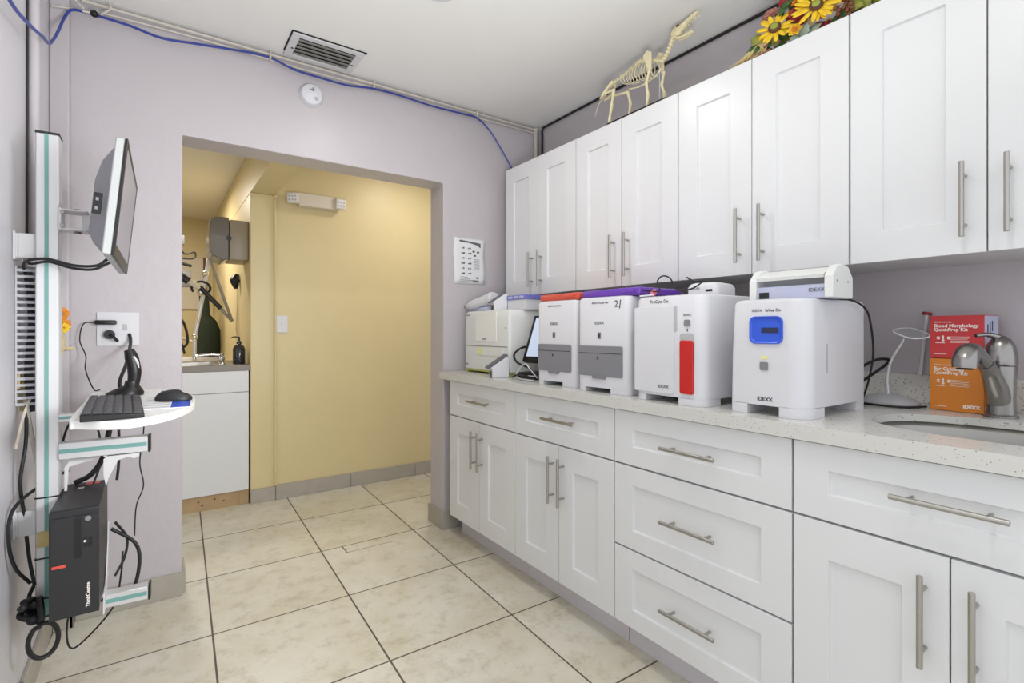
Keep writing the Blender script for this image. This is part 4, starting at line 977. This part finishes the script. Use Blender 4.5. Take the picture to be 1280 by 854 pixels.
for z in (0.115, 0.138): xf(b, Rm, box, -0.037, -0.031, -0.2635, -0.2615, z-0.004, z+0.004)
obj('usb_port', b, 'gray', o)
b = B(); mb_loc = (0.026, 0.0, 1.150)
for z in (-0.030, 0.026): box(b, 0.002, 0.065, -0.03, 0.04, z, z+0.005)
box(b, 0.0, 0.006, -0.035, 0.04, -0.032, 0.033); box(b, 0.05, 0.107, -0.008, -0.003, -0.024, 0.022); t = obj('monitor_bracket', b, 'cabbody', rail, loc=mb_loc, bev=0.001)
b = B()
for x, z in ((0.008, 0.02), (0.008, -0.02)): cyl(b, (x, -0.0355, z), (x, -0.040, z), 0.005, seg=8)
for z in (0.031, -0.036): cyl(b, (0.040, 0.0, z), (0.040, 0.0, z+0.006), 0.009, seg=8)
cyl(b, (0.076, -0.008, 0), (0.076, -0.012, 0), 0.006, seg=8); obj('bolt', b, 'nickel', t)
cable('monitor_power_cable', [(-0.115, 1.90, 1.36), (-0.14, 1.90, 1.338), (-0.19, 1.91, 1.335), (-0.25, 1.92, 1.35), (-0.295, 1.96, 1.347), (-0.315, 2.02, 1.335), (-0.31, 2.06, 1.31)], 0.004, 'cable', 'black cable pair from the monitor looping across the rail')
cable('monitor_power_cable', [(-0.11, 1.92, 1.352), (-0.15, 1.92, 1.328), (-0.20, 1.93, 1.330), (-0.25, 1.94, 1.345), (-0.295, 1.98, 1.340), (-0.30, 2.03, 1.37), (-0.30, 2.05, 1.40)], 0.0038, 'cable', 'second black monitor cable behind the first one crossing the rail')
# slotted duct
t = thing('cable_duct', 'gray slotted cable duct hanging beside the rail on the left wall', 'cable duct', (-0.300, 2.05, 0.93))
b = B(); box(b, -0.034, -0.030, -0.02, 0.025, 0, 0.41); box(b, -0.034, 0.014, 0.022, 0.025, 0, 0.41)
nsl = 22
for k in range(nsl):
    z = k*0.41/nsl; box(b, -0.020, 0.012, -0.020, -0.017, z, z+0.008); box(b, 0.010, 0.013, -0.02, 0.025, z, z+0.008); box(b, -0.030, -0.020, -0.020, -0.017, z, z+0.008)
obj('slotted_wall', b, 'lgray', t)
b = B(); tube(b, [(0.0, 0.0, -0.02), (-0.008, 0.0, 0.1), (0.0, 0.003, 0.25), (-0.01, 0, 0.40)], 0.010, 8); obj('enclosed_cable', b, 'cable', t)
cable('white_wall_cable', [(-0.325, 2.12, 1.375), (-0.322, 2.11, 1.25), (-0.325, 2.10, 1.10), (-0.320, 2.08, 0.98), (-0.305, 2.02, 0.90), (-0.28, 2.03, 0.72)], 0.006, 'wcable', 'slack cream cable hanging behind the slotted duct')
b = B(); box(b, -0.008, 0.0, -0.04, 0.06, 0, 0.05); box(b, -0.006, 0.006, -0.01, 0.0, -0.07, 0.02)
tag(obj('tape_strip', b, 'straw', None, loc=(-0.325, 2.08, 0.98)), 'loose tan strips of tape on the left wall below the duct', 'tape')
b = B(); tube(b, [(0, 0, 0), (-0.012, -0.06, -0.07), (-0.02, -0.11, -0.15)], 0.0035, 6); tag(obj('cable_tie', b, 'cream', None, loc=(-0.300, 2.06, 1.02-0.05)), 'long pale plastic tie sticking out near the left wall', 'cable tie')
# wall ornament behind the rail
t = thing('wall_ornament', 'orange and yellow floral ornament hanging behind the rail', 'ornament', (-0.303, 2.578, 1.16))
b = B()
for z, R in ((0.055, 0.022), (0.015, 0.026)):
    petal_ring(b, Vector((0.012, -0.01, z)), (0.3, -1, 0.1), 9, 0.003, R, 0.007, 0.006, 0.3)
solid(obj('blossom', b, 'orange', t))
b = B(); petal_ring(b, Vector((0.016, -0.016, 0.0)), (0.3, -1, 0.1), 8, 0.003, 0.02, 0.006, 0.004, 0.3); solid(obj('blossom', b, 'petal', t))
b = B(); box(b, -0.01, 0.045, -0.01, -0.004, -0.085, -0.075, r=0.002, seg=1); tube(b, [(0.01, -0.008, -0.02), (0.014, -0.008, -0.06), (0.008, -0.008, -0.10)], 0.005, 6); obj('twig', b, 'straw', t)

# computer tower and cradle
t = thing('computer_tower', 'black small computer tower held upright at the foot of the wall rail', 'computer', (-0.182, 1.975, 0.371))
b = B(); box(b, -0.052, 0.052, -0.148, 0.15, 0, 0.292, r=0.002, seg=1); obj('case', b, 'dark', t)
b = B(); prism(b, [(-0.155, 0.0), (-0.147, 0.0), (-0.147, 0.292), (-0.152, 0.288)], -0.0525, 0.0525, 'x'); fr = obj('front_panel', b, 'dark', t, bev=0.001)
fx = dict(right=(1, 0, 0), up=(0, 0, 1))
b = B(); box(b, -0.049, 0.049, -0.1565, -0.154, 0.150, 0.272); obj('upper_bay', b, 'dark', fr)
b = B(); box(b, -0.001, 0.014, -0.1575, -0.1550, 0.158, 0.266); obj('drive_slot', b, 'black', fr)
b = B(); cyl(b, (0.029, -0.1575, 0.262), (0.029, -0.1545, 0.262), 0.007); obj('power_button', b, 'gray', fr)
b = B()
for x, z in ((0.023, 0.190), (0.034, 0.190), (0.023, 0.205), (0.034, 0.205)): box(b, x-0.0035, x+0.0035, -0.1580, -0.156, z-0.005, z+0.005)
obj('usb_port', b, 'black', fr)
b = B(); box(b, 0.020, 0.025, -0.1583, -0.156, 0.198, 0.204); obj('usb_port', b, 'plastic', fr)
b = B(); box(b, -0.047, -0.018, -0.1570, -0.153, 0.138, 0.146, r=0.001, seg=1); obj('red_strip', b, 'redtray', fr)
text('lettering', 'ThinkCentre', 0.013, (0.029, -0.1560, 0.052), fr, 'white', right=(0, 0, 1), up=(-1, 0, 0), bold=0.0003)
b = B(); box(b, 0.0, 0.035, 0.11, 0.14, 0.2925, 0.2935); obj('sticker', b, 'redtray', t)
b = B(); box(b, -0.015, 0.0, 0.07, 0.085, 0.2925, 0.2933); obj('sticker', b, 'lgray', t)
t = thing('tower_cradle', 'white curved steel cradle holding the black computer tower', 'cradle', (-0.128, 1.975, 0.315))
b = B()
prism(b, [(-0.06, 0.0), (-0.05, 0.058), (0.02, 0.062), (0.085, 0.130), (0.135, 0.215), (0.140, 0.205), (0.10, 0.10), (0.04, 0.025), (0.0, -0.005)], 0.0005, 0.0035, 'x'); obj('side_plate', b, 'cabbody', t)
b = B(); box(b, -0.10, 0.003, -0.05, 0.13, 0.050, 0.054); obj('base_plate', b, 'cabbody', t)
t = rail; off_ = (0.128, -0.01, 0.447)
b = B()
prism(b, [(0.0, -0.06), (0.0, -0.012), (0.012, 0.0), (0.085, 0.0), (0.088, -0.012), (0.075, -0.020), (0.060, -0.012), (0.035, -0.020), (0.012, -0.07), (0.006, -0.095)], -0.02, -0.016, 'y')
box(b, 0.0, 0.085, -0.02, 0.02, -0.004, -0.001); obj('steel_bracket', b, 'cabbody', t, loc=off_)
b = B(); prism(b, [(0.0, -0.10), (0.0, -0.03), (0.02, 0.0), (0.075, 0.0), (0.068, -0.015), (0.035, -0.022), (0.01, -0.03), (0.006, -0.10)], 0, 0.004, 'y'); obj('steel_bracket', b, 'cabbody', t, loc=(0.033, 0.02, 0.443))
# cables round the tower
G = 'cables round the wall rail'
cb = [
 ('desk_cable', [(-0.20, 2.02, 0.90), (-0.225, 2.04, 0.84), (-0.24, 2.05, 0.76)], 0.003, 'thin black cable dropping from the shelf corner to the rail'),
 ('desk_cable', [(-0.17, 2.05, 0.90), (-0.15, 2.06, 0.84), (-0.14, 2.06, 0.75), (-0.16, 2.05, 0.67)], 0.003, 'thin black cable running from the shelf down behind the arm'),
 ('desk_cable', [(-0.11, 2.10, 0.90), (-0.125, 2.10, 0.82), (-0.14, 2.10, 0.74), (-0.17, 2.10, 0.69), (-0.21, 2.10, 0.67)], 0.008, 'thick black cable hanging from the shelf to the tower top'),
 ('desk_cable', [(-0.105, 2.10, 0.90), (-0.10, 2.11, 0.82), (-0.10, 2.11, 0.72), (-0.105, 2.11, 0.66)], 0.004, 'straight black cable from the shelf to the tower back'),
 ('desk_cable', [(-0.03, 2.10, 0.90), (-0.035, 2.12, 0.80), (-0.045, 2.14, 0.70), (-0.035, 2.15, 0.62), (-0.055, 2.16, 0.55), (-0.06, 2.16, 0.45)], 0.002, 'thin wavy black cord at the right of the computer tower'),
 ('wall_cable', [(-0.31, 2.03, 0.93), (-0.305, 1.99, 0.83), (-0.315, 1.98, 0.72), (-0.31, 2.00, 0.62), (-0.30, 2.0, 0.50), (-0.285, 1.98, 0.42)], 0.0045, 'black cord running straight down the left wall behind the rail'),
 ('wall_cable', [(-0.22, 2.06, 0.72), (-0.27, 2.02, 0.70), (-0.32, 1.93, 0.66), (-0.325, 1.90, 0.58), (-0.315, 1.92, 0.50), (-0.29, 1.95, 0.44)], 0.0045, 'black cord bowing out against the left wall around the lower bracket'),
 ('wall_cable', [(-0.295, 2.02, 0.62), (-0.27, 2.03, 0.55), (-0.275, 2.03, 0.45), (-0.30, 2.0, 0.38), (-0.27, 1.99, 0.36)], 0.005, 'black cord tucked directly behind the lower rail'),
 ('wall_cable', [(-0.12, 2.12, 0.50), (-0.06, 2.13, 0.44), (-0.045, 2.12, 0.38), (-0.06, 2.10, 0.30), (-0.10, 2.08, 0.27), (-0.14, 2.06, 0.30)], 0.0055, 'black cord looping under the bottom arm beside the tower'),
 ('wall_cable', [(-0.11, 2.12, 0.52), (-0.08, 2.13, 0.46), (-0.085, 2.12, 0.40), (-0.11, 2.10, 0.35)], 0.004, 'short black cord curling behind the bottom arm'),
 ('floor_cable', [(-0.20, 2.05, 0.36), (-0.226, 2.09, 0.24), (-0.222, 2.10, 0.16), (-0.19, 2.10, 0.165), (-0.115, 2.10, 0.25), (-0.095, 2.11, 0.34), (-0.09, 2.12, 0.42)], 0.0028, 'thin black cord hanging in a V below the computer tower'),
]
for n_, p_, r_, l_ in cb: cable(n_, p_, r_, 'cable', l_)
loop = [(-0.285, 1.96, 0.36)]
for k in range(15):
    a = math.radians(100+k*25.7); loop.append((-0.258+0.030*math.cos(a), 1.92+0.012*math.cos(a)-0.01*math.sin(a), 0.283+0.052*math.sin(a)))
cable('coiled_cable', loop, 0.0062, 'cable', 'thick black cord coiled in an oval loop hanging below the rail')
b = B()
random.seed(3)
pt = [(-0.285+random.uniform(-.028, .028), 1.94+random.uniform(-.03, .03), 0.365+random.uniform(-.035, .035)) for k in range(14)]
tube(b, pt, 0.0085, 8); sph(b, (-0.28, 1.925, 0.345), 0.014, (1.1, 1, 1)); tag(obj('cord_bundle', b, 'cable'), 'bunched knot of black cords tied at the foot of the left wall', 'cords')

# ------------------------------------------------------------------ hall beyond the opening
# emergency light
t = thing('emergency_light', 'beige twin head emergency light high on the yellow hall wall', 'emergency light', (0.92, 3.765, 2.045), 0)
b = B(); prism(b, [(-0.118, -0.040), (0.128, -0.040), (0.150, 0.050), (-0.118, 0.050)], -0.075, 0.0, 'y'); obj('housing', b, 'cream', t, bev=0.006)
for sx, ang in ((-0.150, -0.45), (0.155, 0.15)):
    m_ = Matrix.Translation((sx, -0.062, 0.008)) @ Matrix.Rotation(ang, 4, 'Z') @ Matrix.Rotation(0.2, 4, 'X')
    b = B(); xf(b, m_, box, -0.040, 0.040, -0.032, 0.030, -0.038, 0.038, r=0.010); hd_ = obj('lamp_head', b, 'cream', t)
    b = B(); xf(b, m_, box, -0.033, 0.033, -0.036, -0.030, -0.030, 0.030, r=0.004); ln_ = obj('lens', b, 'paper', hd_)
    b = B()
    for i in range(3):
        for j in range(2): xf(b, m_, cyl, (-0.02+i*0.02, -0.0365, -0.012+j*0.024), (-0.02+i*0.02, -0.0385, -0.012+j*0.024), 0.006, seg=10)
    obj('led', b, 'lgray', hd_)
# switch
t = thing('light_switch', 'blank white switch plate on the yellow hall wall', 'switch', (0.707, 3.765, 1.193))
b = B(); prism(b, rrect(-0.035, 0.035, -0.058, 0.058, [0.004]*4, 3), -0.006, 0, 'y'); obj('plate', b, 'plastic', t, bev=0.0015)
b = B(); prism(b, rrect(-0.005, 0.005, -0.012, 0.012, [0.001]*4, 2), -0.010, -0.005, 'y'); obj('toggle', b, 'plastic', t)
# sink cabinet in alcove
t = thing('alcove_sink_cabinet', 'white sink cabinet with pine kickboard in the yellow alcove', 'cabinet', (0, 3.785, 0))
b = B(); box(b, -0.9, 0.505, 0.0, 0.62, 0.096, 0.885); obj('body', b, 'cabbody', t)
b = B(); box(b, -0.9, 0.503, -0.018, -0.001, 0.098, 0.742, r=0.001, seg=1); obj('door_panel', b, 'cab', t)
b = B(); box(b, -0.9, 0.503, -0.018, -0.001, 0.746, 0.884, r=0.001, seg=1); obj('upper_panel', b, 'cab', t)
b = B(); box(b, -0.9, 0.445, 0.0, 0.02, 0.0, 0.095); box(b, 0.446, 0.505, 0.004, 0.02, 0.0, 0.095); kb = obj('kickboard', b, 'wood', t, label='bare pine kickboard')
b = B()
for x, z in ((0.22, 0.06), (0.31, 0.065), (0.36, 0.045), (0.24, 0.035)): cyl(b, (x, -0.001, z), (x, 0.001, z), 0.006, seg=10)
obj('knot', b, 'berry', kb)
b = B()
for x0, x1, y0, y1 in ((-0.9, 0.509, -0.022, 0.06), (-0.9, 0.509, 0.50, 0.62), (-0.9, -0.35, 0.06, 0.5), (0.33, 0.509, 0.06, 0.5)): box(b, x0, x1, y0, y1, 0.886, 0.922)
obj('countertop', b, 'altop', t)
b = B(); box(b, -0.35, 0.33, 0.06, 0.5, 0.76, 0.765); box(b, -0.35, -0.346, 0.06, 0.5, 0.765, 0.92); box(b, 0.326, 0.33, 0.06, 0.5, 0.765, 0.92); box(b, -0.346, 0.326, 0.496, 0.5, 0.765, 0.92); box(b, -0.346, 0.326, 0.06, 0.064, 0.765, 0.92)
obj('basin', b, 'sinksteel', t)
t = thing('alcove_faucet', 'chrome swivel tap on the alcove sink', 'faucet', (0.335, 3.845, 0.9225))
t.location = (0.30+0.05, 3.83, 0.9225)
b = B(); lathe(b, [(0.001, 0), (0.024, 0), (0.022, 0.01), (0.014, 0.02), (0.020, 0.035), (0.020, 0.05), (0.012, 0.06), (0.018, 0.075), (0.001, 0.08)]); obj('valve', b, 'chrome', t)
b = B(); tube(b, [(-0.005, 0.0, 0.066), (-0.06, 0.0, 0.07), (-0.14, 0.0, 0.062), (-0.15, 0.0, 0.045)], 0.009, 10); obj('spout', b, 'chrome', t)
# soap bottle
t = thing('soap_dispenser', 'clear dark soap pump bottle on the alcove counter', 'soap bottle', (0.462, 3.90, 0.9225))
b = B(); lathe(b, [(0.001, 0), (0.036, 0), (0.038, 0.006), (0.038, 0.10), (0.030, 0.12), (0.014, 0.132), (0.014, 0.14), (0.001, 0.14)], seg=22); obj('bottle', b, 'glass', t)
b = B(); lathe(b, [(0.001, 0.002), (0.030, 0.002), (0.030, 0.095), (0.001, 0.096)], seg=20); obj('soap', b, 'black', t)
b = B(); lathe(b, [(0.001, 0.138), (0.016, 0.138), (0.016, 0.152), (0.006, 0.158), (0.006, 0.185), (0.001, 0.186)], seg=16); tube(b, [(0.0, 0, 0.182), (-0.03, -0.01, 0.184), (-0.052, -0.016, 0.176)], 0.004, 8); obj('pump', b, 'black', t)
# paper towel dispenser
t = thing('towel_dispenser', 'taupe and smoked gray paper towel dispenser on the alcove side wall', 'dispenser', (0.513, 3.98, 1.62), 0)
b = B(); box(b, -0.115, 0.0, -0.14, 0.14, 0.0, 0.265, r=0.008); obj('housing', b, 'taupe', t)
b = B()
prism(b, [(-0.117, 0.0), (-0.117, 0.275), (-0.16, 0.278), (-0.20, 0.270), (-0.225, 0.245), (-0.23, 0.14), (-0.228, 0.05), (-0.21, 0.02), (-0.15, -0.01)], -0.142, 0.142, 'y'); obj('cover', b, 'smoke', t, bev=0.006, label='smoked gray curved cover')
b = B(); cyl(b, (-0.118, -0.145, 0.14), (-0.118, -0.140, 0.14), 0.016); obj('lock', b, 'dark', t)
b = B(); box(b, -0.20, -0.12, -0.12, 0.12, 0.02, 0.25); obj('paper_roll', b, 'taupe', t)
# black clip thing
t = thing('wall_clip', 'small black clip hanging on the alcove wall below the towel dispenser', 'clip', (0.40, 3.95, 1.52))
t.location = (0.497, 4.30, 1.46)
b = B(); tube(b, [(0.0, 0, 0.11), (-0.015, 0, 0.06), (-0.008, 0, 0.0)], [0.016, 0.035, 0.012], 10); obj('grip', b, 'black', t)
b = B(); box(b, 0.0, 0.014, -0.01, 0.01, 0.02, 0.10); obj('mount', b, 'cream', t)
# articulated exam lamp standing behind alcove counter
t = thing('jointed_equipment', 'gray jointed equipment arm standing over the alcove sink', 'equipment arm', (0, 4.55, 0))
b = B(); tube(b, [(0.235, 0, 0.0), (0.24, 0, 1.10), (0.30, 0, 1.45), (0.335, 0, 1.72)], 0.014, 10, False); obj('pole', b, 'alu', t)
b = B(); tube(b, [(0.345, -0.02, 1.70), (0.40, -0.02, 1.50), (0.49, -0.02, 1.22)], 0.011, 10, False); tube(b, [(0.49, -0.02, 1.22), (0.41, -0.03, 1.32)], 0.012, 10, False); obj('swing_arm', b, 'metalg', t)
b = B(); tube(b, [(0.41, -0.03, 1.32), (0.27, -0.04, 1.48)], 0.018, 10, False); obj('grip', b, 'black', t)
b = B(); tube(b, [(0.27, -0.04, 1.47), (0.20, -0.05, 1.52)], 0.02, 10, False); obj('collar', b, 'cream', t)
b = B(); tube(b, [(0.20, -0.05, 1.515), (0.14, -0.05, 1.56)], 0.028, 10, False); obj('nozzle', b, 'black', t)
for c_, r_ in (((0.345, 0, 1.715), 0.028), ((0.285, -0.01, 1.44), 0.032), ((0.24, 0, 1.10), 0.022), ((0.31, 0, 1.585), 0.024)):
    b = B(); sph(b, c_, r_); obj('joint', b, 'chrome', t)
b = B(); ring_ = [(0.28+0.06*math.cos(a/10*math.pi), -0.03, 1.47+0.05*math.sin(a/10*math.pi)) for a in range(-2, 13)]; tube(b, ring_, 0.009, 8); obj('hose', b, 'cable', t)
t = thing('equipment_stand', 'slim gray equipment stand with a dangling wire at the left edge of the opening', 'equipment stand', (0.0, 5.2, 0))
b = B(); tube(b, [(0.165, 0, 0.0), (0.165, 0, 1.9)], 0.016, 10, False); tube(b, [(0.10, 0, 1.12), (0.26, 0, 1.05)], 0.012, 8, False); obj('pole', b, 'cream', t)
b = B(); box(b, 0.10, 0.20, -0.05, 0.02, 1.88, 1.96, r=0.006); obj('head', b, 'gray', t)
b = B(); box(b, 0.13, 0.25, -0.04, 0.0, 1.52, 1.66, r=0.004); obj('control_box', b, 'gray', t)
b = B(); tube(b, [(0.15, -0.05, 1.88), (0.20, -0.06, 1.80), (0.27, -0.06, 1.82), (0.27, -0.06, 1.77), (0.20, -0.06, 1.76), (0.11, -0.06, 1.78)], 0.007, 8); tube(b, [(0.10, -0.05, 1.74), (0.25, -0.05, 1.70)], 0.012, 8, False); obj('wire', b, 'cable', t)
b = B(); tube(b, [(0.10, -0.05, 1.30), (0.19, -0.05, 1.22), (0.22, -0.05, 1.05), (0.16, -0.05, 0.98)], 0.010, 8); tube(b, [(0.11, -0.06, 1.24), (0.16, -0.06, 1.10), (0.20, -0.06, 0.95)], 0.009, 8); obj('hose', b, 'cable', t)
# far wall panel and draped figure-like machine
t = thing('wall_panel', 'pale panel with a dark edge on the far alcove wall', 'panel', (0.0, 6.49, 1.38))
b = B(); box(b, -0.5, 0.42, -0.02, 0.0, 0.0, 0.55); obj('board', b, 'mirror', t)
b = B(); box(b, 0.42, 0.45, -0.03, 0.0, -0.02, 0.56); obj('edge', b, 'berry', t)
t = thing('covered_equipment', 'dark green cloth-covered equipment on a white box behind the alcove sink', 'equipment', (0.40, 5.6, 0))
b = B(); lps = []
for z, r, dx in ((0.90, 0.15, 0), (1.0, 0.15, 0.01), (1.15, 0.14, 0.0), (1.24, 0.10, 0.0), (1.30, 0.055, -0.02), (1.48, 0.055, -0.03), (1.53, 0.02, -0.03)):
    r *= 0.72
    lps.append([Vector((dx+r*math.cos(a*math.pi/12)*(1+0.08*math.sin(a*2.1+z*9)), r*0.7*math.sin(a*math.pi/12), z)) for a in range(24)])
loft(b, lps)
for v in b.verts: v.co.x = min(v.co.x, 0.105)
obj('cloth_cover', b, 'greencloth', t)
b = B(); box(b, -0.24, 0.10, -0.14, 0.14, 0.0, 0.90, r=0.01); obj('stand', b, 'cabbody', t)
